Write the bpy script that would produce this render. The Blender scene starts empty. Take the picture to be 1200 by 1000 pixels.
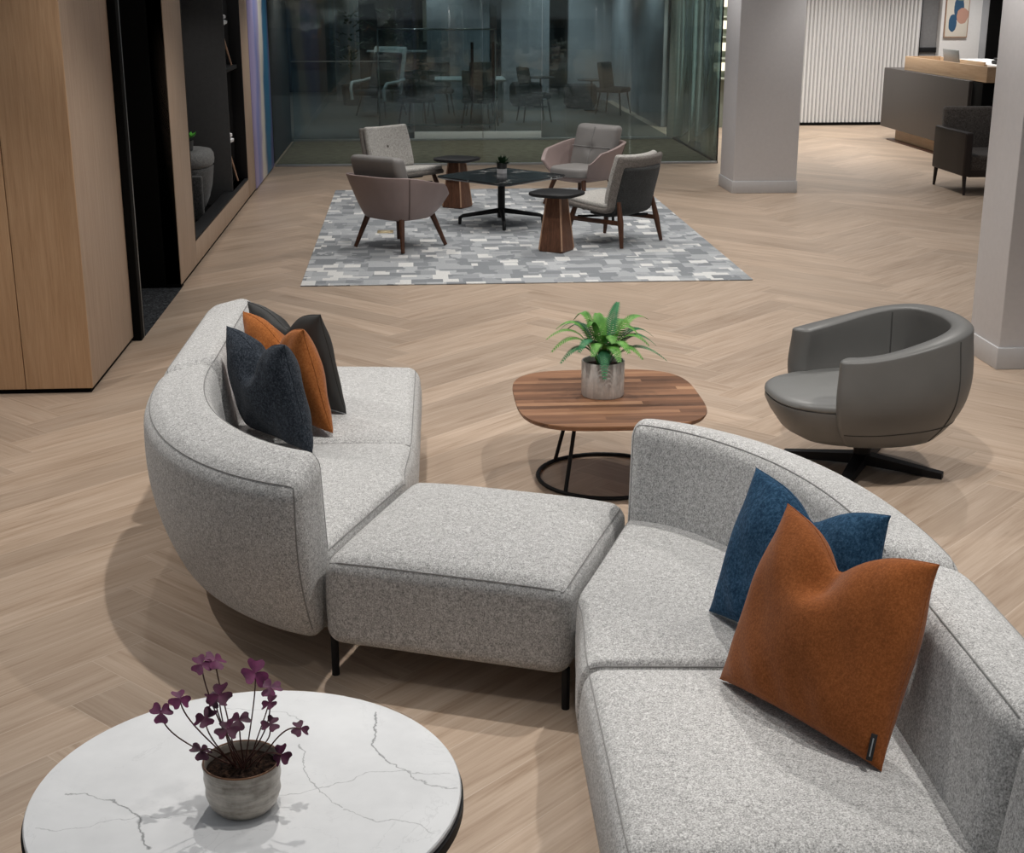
import bpy, bmesh, math, random
from mathutils import Vector, Matrix
random.seed(7)
C = bpy.context.scene.collection
PI = math.pi
R = math.radians

# ------------------------------------------------------------------ materials
class Mat:
    def __init__(s, name):
        s.m = bpy.data.materials.new(name); s.m.use_nodes = True
        s.nt = s.m.node_tree; s.nt.nodes.clear()
        s.out = s.nt.nodes.new('ShaderNodeOutputMaterial')
        s.b = s.nt.nodes.new('ShaderNodeBsdfPrincipled')
        s.nt.links.new(s.b.outputs[0], s.out.inputs[0])
    def node(s, t, **kw):
        n = s.nt.nodes.new(t)
        for k, v in kw.items(): setattr(n, k, v)
        return n
    def put(s, sock, v):
        if isinstance(v, bpy.types.NodeSocket): s.nt.links.new(v, sock)
        elif isinstance(v, (tuple, list)) and len(v) == 3 and sock.type == 'RGBA': sock.default_value = (*v, 1)
        else: sock.default_value = v
    def math(s, op, a, b=0.0, c=None):
        n = s.node('ShaderNodeMath', operation=op)
        s.put(n.inputs[0], a); s.put(n.inputs[1], b)
        if c is not None: s.put(n.inputs[2], c)
        return n.outputs[0]
    def mix(s, f, a, b, blend='MIX'):
        n = s.node('ShaderNodeMix', data_type='RGBA', blend_type=blend)
        s.put(n.inputs[0], f); s.put(n.inputs[6], a); s.put(n.inputs[7], b)
        return n.outputs[2]
    def mixf(s, f, a, b):
        n = s.node('ShaderNodeMix', data_type='FLOAT')
        s.put(n.inputs[0], f); s.put(n.inputs[2], a); s.put(n.inputs[3], b)
        return n.outputs[0]
    def ramp(s, f, stops, interp='LINEAR'):
        n = s.node('ShaderNodeValToRGB'); cr = n.color_ramp; cr.interpolation = interp
        while len(cr.elements) < len(stops): cr.elements.new(0.5)
        for e, (p, c) in zip(cr.elements, stops):
            e.position = p; e.color = (*c, 1) if len(c) == 3 else c
        s.put(n.inputs[0], f); return n.outputs[0]
    def coord(s, k='Object'): return s.node('ShaderNodeTexCoord').outputs[k]
    def pos(s): return s.node('ShaderNodeNewGeometry').outputs['Position']
    def mapping(s, v, scale=(1, 1, 1), rot=(0, 0, 0), loc=(0, 0, 0)):
        n = s.node('ShaderNodeMapping'); s.put(n.inputs[0], v)
        n.inputs[1].default_value = loc; n.inputs[2].default_value = rot; n.inputs[3].default_value = scale
        return n.outputs[0]
    def noise(s, v, scale, detail=2, rough=.5, dist=0, out=0):
        n = s.node('ShaderNodeTexNoise'); s.put(n.inputs['Vector'], v)
        n.inputs['Scale'].default_value = scale; n.inputs['Detail'].default_value = detail
        n.inputs['Roughness'].default_value = rough; n.inputs['Distortion'].default_value = dist
        return n.outputs[out]
    def white(s, v):
        n = s.node('ShaderNodeTexWhiteNoise', noise_dimensions='3D'); s.put(n.inputs[0], v); return n
    def sep(s, v):
        n = s.node('ShaderNodeSeparateXYZ'); s.put(n.inputs[0], v); return n.outputs
    def comb(s, x, y, z=0.0):
        n = s.node('ShaderNodeCombineXYZ')
        for i, v in enumerate((x, y, z)): s.put(n.inputs[i], v)
        return n.outputs[0]
    def bump(s, h, strength=.3, dist=.002):
        n = s.node('ShaderNodeBump'); n.inputs['Strength'].default_value = strength
        n.inputs['Distance'].default_value = dist; s.put(n.inputs['Height'], h)
        s.nt.links.new(n.outputs[0], s.b.inputs['Normal'])
    def set(s, color=None, rough=None, metal=None, spec=None, **kw):
        if color is not None: s.put(s.b.inputs['Base Color'], color)
        if rough is not None: s.put(s.b.inputs['Roughness'], rough)
        if metal is not None: s.put(s.b.inputs['Metallic'], metal)
        if spec is not None: s.put(s.b.inputs['Specular IOR Level'], spec)
        for k, v in kw.items(): s.put(s.b.inputs[k.replace('_', ' ')], v)
        return s

def plain(name, col, rough=.5, metal=0, spec=.5, var=.06, scale=30):
    M = Mat(name); n = M.noise(M.coord(), scale, 3)
    lo = tuple(max(0, c * (1 - var)) for c in col); hi = tuple(min(1, c * (1 + var)) for c in col)
    M.set(M.ramp(n, [(.3, lo), (.7, hi)]), rough, metal, spec)
    return M.m

def fabric(name, dark, mid, light, scale=170, bump=.5, sheen=.15):
    M = Mat(name); co = M.coord()
    a = M.noise(M.mapping(co, (1, 1, .8)), scale, 3, .75)
    b = M.noise(co, scale * .3, 2)
    n = M.math('ADD', M.math('MULTIPLY', a, .8), M.math('MULTIPLY', b, .2))
    M.set(M.ramp(n, [(.36, dark), (.5, mid), (.62, light)]), .95, 0, .1)
    M.put(M.b.inputs['Sheen Weight'], sheen)
    M.bump(a, bump, .004)
    return M.m

def floor_mat():
    M = Mat('oak herringbone planks'); w = .222; n = 6
    x, y, z = M.sep(M.pos())
    k = 1 / (math.sqrt(2) * w)
    u = M.math('ADD', M.math('MULTIPLY', M.math('ADD', x, y), k), 0.37)
    v = M.math('ADD', M.math('MULTIPLY', M.math('SUBTRACT', y, x), k), 0.15)
    i, j = M.math('FLOOR', u), M.math('FLOOR', v)
    fu, fv = M.math('SUBTRACT', u, i), M.math('SUBTRACT', v, j)
    m = M.math('FLOORED_MODULO', M.math('SUBTRACT', i, j), 2 * n)
    m = M.math('ROUND', m)
    hor = M.math('LESS_THAN', m, n - .5)
    back = M.math('SUBTRACT', 2 * n - 1, m)
    al = M.mixf(hor, M.math('ADD', back, fv), M.math('ADD', m, fu))
    ac = M.mixf(hor, fu, fv)
    idx = M.mixf(hor, i, M.math('SUBTRACT', i, m))
    idy = M.mixf(hor, M.math('SUBTRACT', j, back), j)
    idv = M.comb(idx, idy, hor)
    wn = M.white(idv)
    rnd = wn.outputs[0]
    off = M.math('MULTIPLY', rnd, 37.0)
    gv = M.comb(M.math('MULTIPLY', al, .11), M.math('ADD', M.math('MULTIPLY', ac, 1.5), off), M.math('MULTIPLY', rnd, 11.))
    g1 = M.noise(gv, 2.2, 5, .6, 1.3)
    g2 = M.noise(M.comb(M.math('MULTIPLY', al, .28), M.math('ADD', M.math('MULTIPLY', ac, 9.), off), 0.0), 2.0, 3, .55)
    g = M.math('ADD', M.math('MULTIPLY', g1, .66), M.math('MULTIPLY', g2, .34))
    col = M.ramp(g, [(.3, (.31, .218, .15)), (.44, (.425, .318, .235)), (.56, (.49, .378, .288)), (.72, (.56, .446, .352))])
    tone = M.math('ADD', .88, M.math('MULTIPLY', rnd, .22))
    col = M.mix(1.0, col, M.comb(tone, tone, tone), 'MULTIPLY')
    e1 = M.math('MINIMUM', ac, M.math('SUBTRACT', 1.0, ac))
    e2 = M.math('MINIMUM', al, M.math('SUBTRACT', float(n), al))
    e = M.math('MINIMUM', e1, e2)
    joint = M.math('LESS_THAN', e, .008)
    col = M.mix(M.math('MULTIPLY', joint, .5), col, (.62, .52, .42))
    M.set(col, M.mixf(g, .34, .5), 0, .35)
    M.bump(g, .12, .002)
    return M.m

def wood(name, cols, axis=2, scale=1.0, rough=.45, strips=0, spec=.35):
    M = Mat(name); co = M.coord()
    sc = [11.0 * scale] * 3; sc[axis] = .55 * scale
    g = M.noise(M.mapping(co, tuple(sc)), 2.5, 5, .65, .6)
    sc2 = [70.0 * scale] * 3; sc2[axis] = 1.8 * scale
    f = M.noise(M.mapping(co, tuple(sc2)), 2.0, 3, .6)
    h = M.math('ADD', M.math('MULTIPLY', g, .62), M.math('MULTIPLY', f, .38))
    if strips:
        x, y, z = M.sep(co)
        s = M.math('FLOOR', M.math('MULTIPLY', y, strips))
        seg = M.math('FLOOR', M.math('MULTIPLY_ADD', x, .75, M.math('MULTIPLY', s, .37)))
        r = M.white(M.comb(s, seg, 0.0)).outputs[0]
        h = M.math('ADD', M.math('MULTIPLY', h, .65), M.math('MULTIPLY', r, .35))
    M.set(M.ramp(h, [(p, c) for p, c in cols]), rough, 0, spec)
    M.bump(f, .12, .002)
    return M.m

VEINS = [((.300, .36), (.292, .20), .0042, 1.0), ((.292, .20), (.335, .10), .0042, 1.0), ((.335, .10), (.385, .04), .0035, .9), ((.385, .04), (.50, -.02), .003, .7), ((-.42, .02), (-.30, -.02), .003, .8), ((-.30, -.02), (-.23, -.10), .0042, 1.0), ((-.23, -.10), (-.18, -.22), .0042, 1.0),
         ((.10, .21), (.145, .06), .003, .75), ((.145, .06), (.22, -.08), .0028, .75), ((.02, -.05), (.27, .05), .0025, .6), ((.27, .05), (.48, .06), .0028, .6), ((.22, -.09), (.44, -.20), .0028, .6), ((-.45, -.12), (-.10, -.10), .0022, .5), ((-.1, .40), (.12, .33), .0025, .5), ((-.05, -.3), (.3, -.42), .003, .7)]
def marble_white():
    M = Mat('white veined stone'); co = M.coord()
    def vein(scale, width, dist, seed):
        v = M.noise(M.mapping(co, (1, 1, 1), loc=(seed, seed * .7, 0)), scale, 7, .6, dist)
        d = M.math('ABSOLUTE', M.math('SUBTRACT', v, .5))
        return M.math('SUBTRACT', 1.0, M.math('MINIMUM', M.math('DIVIDE', d, width), 1.0))
    x, y, z = M.sep(co)
    wob = M.noise(co, 7, 5, .55, 0, 1); wx, wy, wz = M.sep(wob)
    x = M.math('ADD', x, M.math('MULTIPLY_ADD', wx, .11, -.055)); y = M.math('ADD', y, M.math('MULTIPLY_ADD', wy, .11, -.055))
    brk = M.noise(co, 26, 3, .6)
    def line(p, q, w, st):
        L = math.dist(p, q); dx, dy = (q[0] - p[0]) / L, (q[1] - p[1]) / L
        al = M.math('ADD', M.math('MULTIPLY', M.math('SUBTRACT', x, p[0]), dx), M.math('MULTIPLY', M.math('SUBTRACT', y, p[1]), dy))
        pe = M.math('ABSOLUTE', M.math('SUBTRACT', M.math('MULTIPLY', M.math('SUBTRACT', x, p[0]), dy), M.math('MULTIPLY', M.math('SUBTRACT', y, p[1]), dx)))
        out = M.math('MAXIMUM', M.math('MAXIMUM', M.math('MULTIPLY', al, -1.0), M.math('SUBTRACT', al, L)), 0.0)
        d = M.math('SQRT', M.math('ADD', M.math('MULTIPLY', pe, pe), M.math('MULTIPLY', out, out)))
        ww = M.math('MULTIPLY', M.math('MULTIPLY_ADD', brk, 1.6, .1), w)
        return M.math('MULTIPLY', M.math('SUBTRACT', 1.0, M.math('MINIMUM', M.math('DIVIDE', d, ww), 1.0)), st)
    v1 = 0.0
    for p, q, w, st in VEINS:
        v1 = M.math('MAXIMUM', v1, line(p, q, w, st))
    v2 = M.math('MULTIPLY', vein(3.0, .006, .9, 9.4), M.mixf(M.noise(M.mapping(co, loc=(4, 2, 0)), 4, 2), -.5, .9))
    cl = M.noise(co, 4, 5, .6)
    base = M.ramp(cl, [(.3, (.70, .71, .72)), (.6, (.80, .81, .82)), (.8, (.84, .85, .86))])
    f = M.math('MAXIMUM', M.math('MULTIPLY', v1, .85), M.math('MULTIPLY', v2, .35))
    n = M.node('ShaderNodeClamp'); M.put(n.inputs[0], f)
    M.set(M.mix(n.outputs[0], base, (.13, .135, .14)), .32, 0, .4)
    return M.m

def marble_black():
    M = Mat('black veined stone'); co = M.coord()
    v = M.noise(co, 1.6, 4, .55, 1.2)
    d = M.math('ABSOLUTE', M.math('SUBTRACT', v, .5))
    f = M.math('SUBTRACT', 1.0, M.math('MINIMUM', M.math('DIVIDE', d, .012), 1.0))
    f = M.math('MULTIPLY', f, M.ramp(M.noise(co, 4, 2), [(.45, (0, 0, 0)), (.6, (1, 1, 1))]))
    M.set(M.mix(f, (.012, .014, .016), (.62, .62, .6)), .14, 0, .5)
    return M.m

def rug_mat():
    M = Mat('patchwork woven pile'); co = M.coord(); x, y, z = M.sep(co)
    def cells(sx, sy, jit, seed):
        row = M.math('FLOOR', M.math('ADD', M.math('MULTIPLY', y, sy), seed))
        r = M.white(M.comb(row, seed, 0.0)).outputs[0]
        xx = M.math('ADD', M.math('MULTIPLY', x, sx), M.math('MULTIPLY', r, jit))
        return M.white(M.comb(M.math('FLOOR', xx), row, seed)).outputs[0]
    a = cells(6.5, 7.5, 7, 1.0)
    b = cells(8.0, 5.5, 9, 5.0)
    c = cells(9.0, 9.0, 5, 8.0)
    sel = M.math('GREATER_THAN', M.noise(co, 2.8, 3), .5)
    t = M.mixf(sel, a, b)
    base = M.ramp(t, [(0, (.25, .265, .28)), (.3, (.33, .345, .36)), (.55, (.40, .415, .43)), (.78, (.46, .475, .49))], 'CONSTANT')
    lm = M.math('GREATER_THAN', M.mixf(M.math('GREATER_THAN', c, .5), b, a), .875)
    base = M.mix(lm, base, (.68, .68, .665))
    wv = M.noise(co, 220, 2, .7)
    base = M.mix(.5, base, M.ramp(wv, [(.3, (.55, .55, .55)), (.7, (1.25, 1.25, 1.25))]), 'MULTIPLY')
    M.set(base, 1, 0, .05); M.bump(wv, .6, .004)
    return M.m

def glass_mat(name, tint, refl):
    M = Mat(name); nt = M.nt
    t = M.node('ShaderNodeBsdfTransparent'); t.inputs[0].default_value = (*tint, 1)
    g = M.node('ShaderNodeBsdfGlossy'); g.inputs['Roughness'].default_value = .012; g.inputs[0].default_value = (.86, .93, .95, 1)
    fr = M.node('ShaderNodeFresnel'); fr.inputs[0].default_value = 1.5
    dusty = M.noise(M.coord(), 2.0, 2)
    f = M.math('ADD', M.math('MULTIPLY', fr.outputs[0], .9), M.math('MULTIPLY_ADD', dusty, .02, refl))
    mx = M.node('ShaderNodeMixShader'); M.put(mx.inputs[0], f)
    nt.links.new(t.outputs[0], mx.inputs[1]); nt.links.new(g.outputs[0], mx.inputs[2])
    nt.links.new(mx.outputs[0], M.out.inputs[0]); nt.nodes.remove(M.b)
    return M.m

def mural_mat():
    M = Mat('swept paint'); co = M.coord(); x, y, z = M.sep(co)
    d = M.noise(M.mapping(co, (1, .8, .5)), 2.2, 4, .6)
    t = M.math('ADD', M.math('ADD', M.math('MULTIPLY', M.math('SUBTRACT', y, 16.45), .47), M.math('MULTIPLY', z, -.07)), M.math('MULTIPLY_ADD', d, .34, -.12))
    c = M.ramp(t, [(.0, (.32, .28, .50)), (.14, (.42, .38, .62)), (.26, (.24, .28, .60)), (.40, (.45, .42, .62)), (.47, (.80, .78, .72)), (.60, (.78, .76, .70)), (.68, (.05, .20, .40)), (.86, (.04, .30, .55)), (1, (.18, .2, .45))])
    M.set(c, .45); return M.m

def art_mat():
    M = Mat('blocks of colour on canvas'); co = M.coord(); x, y, z = M.sep(co)
    def blob(cx, cz, rx, rz, n):
        dn = M.math('MULTIPLY_ADD', M.noise(M.mapping(co, loc=(n, n, n)), 9, 2), .7, -.35)
        a = M.math('POWER', M.math('ABSOLUTE', M.math('DIVIDE', M.math('SUBTRACT', x, cx), rx)), 2.0)
        b = M.math('POWER', M.math('ABSOLUTE', M.math('DIVIDE', M.math('SUBTRACT', z, cz), rz)), 2.0)
        return M.math('LESS_THAN', M.math('ADD', M.math('ADD', a, b), dn), 1.0)
    c = M.mix(blob(.02, -.05, .085, .2, 1), (.74, .70, .62), (.035, .10, .19))
    c = M.mix(blob(-.07, -.3, .07, .14, 2), c, (.03, .10, .20))
    c = M.mix(blob(.09, -.18, .10, .13, 5), c, (.55, .32, .25))
    c = M.mix(blob(.04, .14, .11, .08, 7), c, (.18, .26, .22))
    M.set(c, .8); return M.m

def leather(name, col, rough=.42, var=.05):
    M = Mat(name); co = M.coord(); n = M.noise(co, 260, 2, .6)
    k = M.noise(co, 6, 2)
    M.set(M.ramp(k, [(.3, tuple(c * (1 - var) for c in col)), (.7, tuple(c * (1 + var) for c in col))]), rough, 0, .4)
    M.bump(n, .12, .001); return M.m

def leaf_mat(name, a, b, rough=.5, scale=25):
    M = Mat(name); n = M.noise(M.coord(), scale, 3)
    M.set(M.ramp(n, [(.3, a), (.7, b)]), rough, 0, .3); return M.m

M_floor = floor_mat()
M_sofa = fabric('light grey heathered upholstery', (.21, .208, .205), (.49, .485, .477), (.76, .755, .745), 230, .5)
M_seam = plain('grey seam thread', (.27, .265, .26), .95, spec=.05)
M_navy = fabric('navy grey bouclé', (.012, .015, .021), (.030, .037, .048), (.065, .076, .094), 150, .6, .05)
M_rust = fabric('rust velvet', (.26, .085, .022), (.34, .112, .029), (.42, .148, .042), 150, .15, .12)
M_rust2 = fabric('burnt orange velvet', (.20, .060, .016), (.265, .082, .022), (.33, .108, .031), 190, .25, .12)
M_char = leather('charcoal grey cloth', (.032, .032, .031), .6)
M_blue = fabric('deep blue woven cloth', (.010, .035, .075), (.022, .065, .125), (.048, .115, .20), 120, .5, .05)
M_blackmetal = plain('black powder coated metal', (.010, .010, .011), .5, 0, .25)
M_steel = plain('brushed steel', (.6, .61, .62), .3, 1)
M_chrome = plain('satin aluminium', (.42, .44, .45), .35, .6)
M_walnut = wood('walnut', [(.25, (.075, .036, .019)), (.42, (.185, .088, .046)), (.58, (.29, .148, .08)), (.72, (.44, .26, .15))], 0, 1.2, .4, strips=21)
M_walnutv = wood('upright walnut', [(.3, (.05, .022, .013)), (.5, (.125, .055, .031)), (.7, (.20, .095, .055))], 2, 1.6, .4)
M_walnutleg = wood('dark walnut', [(.3, (.035, .014, .008)), (.55, (.085, .036, .02)), (.75, (.13, .06, .033))], 2, 2, .4)
M_ash = plain('pale lipping', (.42, .25, .16), .5)
M_oak = wood('golden oak veneer', [(.25, (.33, .19, .10)), (.45, (.46, .285, .16)), (.6, (.53, .34, .20)), (.78, (.60, .40, .245))], 2, 1.3, .5)
M_oakpale = wood('pale oak veneer', [(.25, (.33, .235, .17)), (.5, (.43, .318, .235)), (.75, (.52, .40, .305))], 2, 1.3, .5)
M_oakdesk = wood('honey oak', [(.25, (.36, .235, .14)), (.5, (.48, .33, .205)), (.75, (.58, .42, .28))], 1, 1.2, .5)
M_white = plain('white plaster', (.66, .65, .66), .85, spec=.2, var=.02)
M_whitebright = plain('bright white plaster', (.80, .80, .80), .85, spec=.2, var=.02)
M_skirt = plain('grey white gloss paint', (.56, .555, .56), .55, var=.02)
M_slat = plain('white ribbed panel', (.72, .715, .71), .7, var=.02)
M_black = plain('matt black board', (.003, .003, .003), .7, spec=.08)
M_niche = plain('black niche lining', (.022, .022, .023), .6, spec=.25)
M_carpet = fabric('charcoal carpet', (.006, .006, .007), (.022, .023, .025), (.075, .08, .085), 60, .6, 0)
M_rug = rug_mat()
M_marblew = marble_white(); M_marbleb = marble_black()
M_greyleather = leather('mid grey leather', (.122, .120, .115), .42)
M_pinkleather = leather('mauve taupe leather', (.27, .205, .192), .45)
M_cushgrey = leather('stone grey leather', (.20, .19, .183), .5)
M_oat = fabric('oat heather fabric', (.22, .205, .19), (.40, .385, .36), (.56, .54, .51), 150, .4)
M_taupefab = fabric('taupe fabric', (.085, .075, .067), (.15, .135, .122), (.22, .2, .185), 140, .4)
M_darkshell = fabric('dark slate cloth', (.017, .018, .018), (.03, .031, .031), (.05, .052, .052), 140, .3)
M_deskdark = plain('dark bronze laminate', (.062, .054, .050), .5, var=.04)
M_brownleather = leather('dark brown leather', (.017, .010, .008), .5)
M_brownfab = fabric('brown grey tweed', (.028, .023, .020), (.066, .056, .05), (.12, .105, .095), 140, .4)
M_glassf = glass_mat('clear green tinted glass', (.88, .93, .91), .012)
M_glassb = glass_mat('smoked partition glass', (.78, .84, .86), .03)
M_mural = mural_mat(); M_art = art_mat()
M_olive = plain('olive carpet', (.165, .155, .115), 1, spec=.05, var=.25, scale=9)
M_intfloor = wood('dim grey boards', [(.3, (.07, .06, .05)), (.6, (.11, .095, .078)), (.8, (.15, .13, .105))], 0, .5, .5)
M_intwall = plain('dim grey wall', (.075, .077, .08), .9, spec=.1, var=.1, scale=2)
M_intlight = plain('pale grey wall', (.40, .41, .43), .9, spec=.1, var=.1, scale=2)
M_sage = plain('sage grey wall', (.36, .39, .33), .9, spec=.1, var=.08, scale=3)
M_dkslate = plain('slate cloth', (.035, .038, .040), .9, spec=.1, var=.2, scale=60)
M_shell = plain('pale moulded shell', (.46, .49, .48), .5)
M_paper = plain('cream print', (.5, .45, .36), .8)
M_soil = fabric('dark potting soil', (.004, .002, .0015), (.018, .010, .007), (.05, .028, .018), 90, 1, 0)
M_stem = plain('reddish brown stem', (.075, .025, .018), .5)
M_fern = leaf_mat('fresh fern green', (.055, .19, .03), (.155, .36, .075))
M_fern2 = leaf_mat('deep fern green', (.02, .125, .055), (.06, .24, .10))
M_clover = leaf_mat('purple clover', (.04, .008, .022), (.10, .018, .055), .55, 40)
M_clover2 = leaf_mat('magenta clover', (.07, .012, .045), (.17, .03, .10), .55, 40)
M_green = leaf_mat('bright leaf green', (.05, .28, .03), (.12, .45, .06))
M_dkgreen = leaf_mat('dark leaf green', (.008, .03, .012), (.03, .075, .03))
M_divider = plain('niche lining with painted light', (.055, .055, .056), .6, spec=.25)  # niche lining made lighter, painting in the light on the divider face
M_mull = plain('pale grey green paint', (.40, .44, .41), .5)
M_brownseam = plain('brown seam', (.10, .07, .06), .7)
M_label = plain('black woven label', (.01, .01, .01), .7)
M_lit = None
def glow(name, col, st):
    M = Mat(name); n = M.noise(M.coord(), 3, 1)
    M.set((.5, .45, .35), .8); M.put(M.b.inputs['Emission Color'], M.ramp(n, [(0, col), (1, tuple(c * .9 for c in col))])); M.put(M.b.inputs['Emission Strength'], st)
    return M.m
M_lit = glow('lit alcove back', (1, .93, .72), 1.5)

def streak(name, lo, hi, rough, stretch=(14, 14, 1.0), metal=0, base=8):
    M = Mat(name); co = M.coord()
    a = M.noise(M.mapping(co, stretch), base, 4, .6, .4); b = M.noise(co, 22, 4, .7)
    h = M.math('ADD', M.math('MULTIPLY', a, .5), M.math('MULTIPLY', b, .5))
    M.set(M.ramp(h, [(.35, lo), (.65, hi)]), rough, metal, .5); return M.m
M_fernpot = streak('taupe glazed ceramic', (.40, .372, .345), (.60, .565, .53), .25)
M_cloverpot = streak('banded stoneware glaze', (.22, .19, .155), (.58, .53, .465), .3, (3, 3, 30), base=3)
M_rim = plain('rust brown glaze', (.16, .075, .035), .35)
M_smallpot = plain('dark grey ceramic', (.05, .05, .05), .5)

# ------------------------------------------------------------------ mesh helpers
class MB:
    def __init__(s): s.v = []; s.f = []
    def add(s, vs, fs):
        o = len(s.v); s.v += [tuple(p) for p in vs]; s.f += [tuple(i + o for i in f) for f in fs]; return s
    def grid(s, rows, closed=False, flip=False):
        nr, nc = len(rows), len(rows[0]); vs = [p for r in rows for p in r]; fs = []
        for a in range(nr - 1):
            for b in range(nc if closed else nc - 1):
                c = (b + 1) % nc
                q = (a * nc + b, a * nc + c, (a + 1) * nc + c, (a + 1) * nc + b)
                fs.append(q[::-1] if flip else q)
        return s.add(vs, fs)
    def box(s, lo, hi, r=.004, k=1, fn=None):
        c = [(a + b) / 2 for a, b in zip(lo, hi)]; h = [(b - a) / 2 for a, b in zip(lo, hi)]
        return s.rbox(h, min([r] + [x * .98 for x in h]), (1, 1, 1), k, lambda p: (fn or (lambda q: q))((p[0] + c[0], p[1] + c[1], p[2] + c[2])))
    def rbox(s, h, r, n=(1, 1, 1), k=4, fn=None):
        ax = []
        for a in range(3):
            inn = h[a] - r; t = [inn + r * math.tan(R(45 * i / k)) for i in range(1, k + 1)]
            mid = [-inn + 2 * inn * i / n[a] for i in range(n[a] + 1)]
            ax.append([-x for x in reversed(t)] + mid + t)
        idx = {}; vs = []; fs = []
        def vid(i, j, l):
            key = (i, j, l)
            if key not in idx:
                p = rpoint((ax[0][i], ax[1][j], ax[2][l]), h, r)
                idx[key] = len(vs); vs.append(fn(p) if fn else p)
            return idx[key]
        N = [len(a) - 1 for a in ax]
        for a in range(3):
            b, c = (a + 1) % 3, (a + 2) % 3
            for side in (0, N[a]):
                for i in range(N[b]):
                    for j in range(N[c]):
                        q = []
                        for di, dj in ((0, 0), (1, 0), (1, 1), (0, 1)):
                            ix = [0, 0, 0]; ix[a] = side; ix[b] = i + di; ix[c] = j + dj; q.append(vid(*ix))
                        fs.append(tuple(q if side else q[::-1]))
        return s.add(vs, fs)
    def tube(s, pts, r, n=8, closed=False, cap=True):
        pts = [Vector(p) for p in pts]; rows = []; N = len(pts)
        rad = r if isinstance(r, (list, tuple)) else [r] * N
        up = None
        for i, p in enumerate(pts):
            if closed: d = pts[(i + 1) % N] - pts[i - 1]
            else: d = pts[min(i + 1, N - 1)] - pts[max(i - 1, 0)]
            d.normalize()
            if up is None: up = Vector((0, 0, 1)) if abs(d.z) < .9 else Vector((1, 0, 0))
            a = d.cross(up)
            if a.length < 1e-4: a = d.cross(Vector((1, 0, 0)))
            a.normalize(); b = a.cross(d); up = b
            rows.append([p + (a * math.cos(2 * PI * q / n) + b * math.sin(2 * PI * q / n)) * rad[i] for q in range(n)])
        if closed: rows.append(rows[0])
        o = len(s.v); s.grid(rows, True)
        if cap and not closed:
            s.f.append(tuple(o + q for q in range(n))[::-1]); e = o + (N - 1) * n; s.f.append(tuple(e + q for q in range(n)))
        return s
    def lathe(s, prof, n=32, c=(0, 0, 0)):
        rows = [[(c[0] + r * math.cos(2 * PI * q / n), c[1] + r * math.sin(2 * PI * q / n), c[2] + z) for q in range(n)] for r, z in prof]
        return s.grid(rows, True)
    def plan(s, outline, prof, fn=None):
        """outline: list of (x, y); prof: list of (scale, z) from bottom to top; closed with caps"""
        rows = [[(x * k, y * k, z) for x, y in outline] for k, z in prof]
        if fn: rows = [[fn(p) for p in r] for r in rows]
        o = len(s.v); n = len(outline); s.grid(rows, True)
        s.f.append(tuple(o + q for q in range(n))[::-1]); e = o + (len(prof) - 1) * n; s.f.append(tuple(e + q for q in range(n)))
        return s
    def build(s, name, mat, parent=None, smooth=True, angle=50):
        me = bpy.data.meshes.new(name); me.from_pydata([tuple(p) for p in s.v], [], s.f); me.validate()
        bm = bmesh.new(); bm.from_mesh(me); bmesh.ops.recalc_face_normals(bm, faces=bm.faces[:]); bm.to_mesh(me); bm.free()
        if smooth:
            me.polygons.foreach_set('use_smooth', [True] * len(me.polygons))
            me.set_sharp_from_angle(angle=R(angle))
        me.materials.append(mat)
        o = bpy.data.objects.new(name, me); C.objects.link(o)
        if parent is not None: o.parent = parent
        return o

def rpoint(p, h, r):
    q = [max(-(h[a] - r), min(h[a] - r, p[a])) for a in range(3)]
    d = [p[a] - q[a] for a in range(3)]; L = math.sqrt(sum(x * x for x in d))
    return tuple(q[a] + d[a] / L * r for a in range(3)) if L > 1e-9 else tuple(p)

def superellipse(a, b, e, n=64):
    o = []
    for i in range(n):
        t = 2 * PI * i / n; c, s = math.cos(t), math.sin(t)
        o.append((a * math.copysign(abs(c) ** (2 / e), c), b * math.copysign(abs(s) ** (2 / e), s)))
    return o
def rpoly(pts, r, k=5):
    """polygon with rounded corners"""
    out = []; n = len(pts)
    for i in range(n):
        p = Vector(pts[i]); a = (Vector(pts[i - 1]) - p); b = (Vector(pts[(i + 1) % n]) - p)
        la, lb = min(r, a.length * .49), min(r, b.length * .49)
        A, B = p + a.normalized() * la, p + b.normalized() * lb
        for q in range(k + 1):
            t = q / k; out.append(tuple(A * (1 - t) ** 2 + p * 2 * t * (1 - t) + B * t * t))
    return out

def thing(name, label, cat, loc=(0, 0, 0), rz=0, group=None):
    o = bpy.data.objects.new(name, None); C.objects.link(o); o.empty_display_size = .1
    o.location = loc; o.rotation_euler = (0, 0, rz); o['label'] = label; o['category'] = cat
    if group: o['group'] = group
    return o
def tag(o, label, cat, group=None, kind=None):
    o['label'] = label; o['category'] = cat
    if group: o['group'] = group
    if kind: o['kind'] = kind
    return o
def struct(o, label=None, cat=None):
    o['kind'] = 'structure'
    if label: o['label'] = label
    if cat: o['category'] = cat
    return o
def dup(root, loc, rz, label, group=None):
    r = root.copy(); C.objects.link(r); r.location = loc; r.rotation_euler = (0, 0, rz); r['label'] = label
    if group: r['group'] = group
    for ch in list(root.children):
        c = ch.copy(); C.objects.link(c); c.parent = r
        for g in ch.children:
            d = g.copy(); C.objects.link(d); d.parent = c
    return r
def bx(lo, hi, name, mat, parent=None, r=.003): return MB().box(lo, hi, r).build(name, mat, parent)
def sstep(a, b, x):
    t = max(0, min(1, (x - a) / (b - a))); return t * t * (3 - 2 * t)

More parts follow.
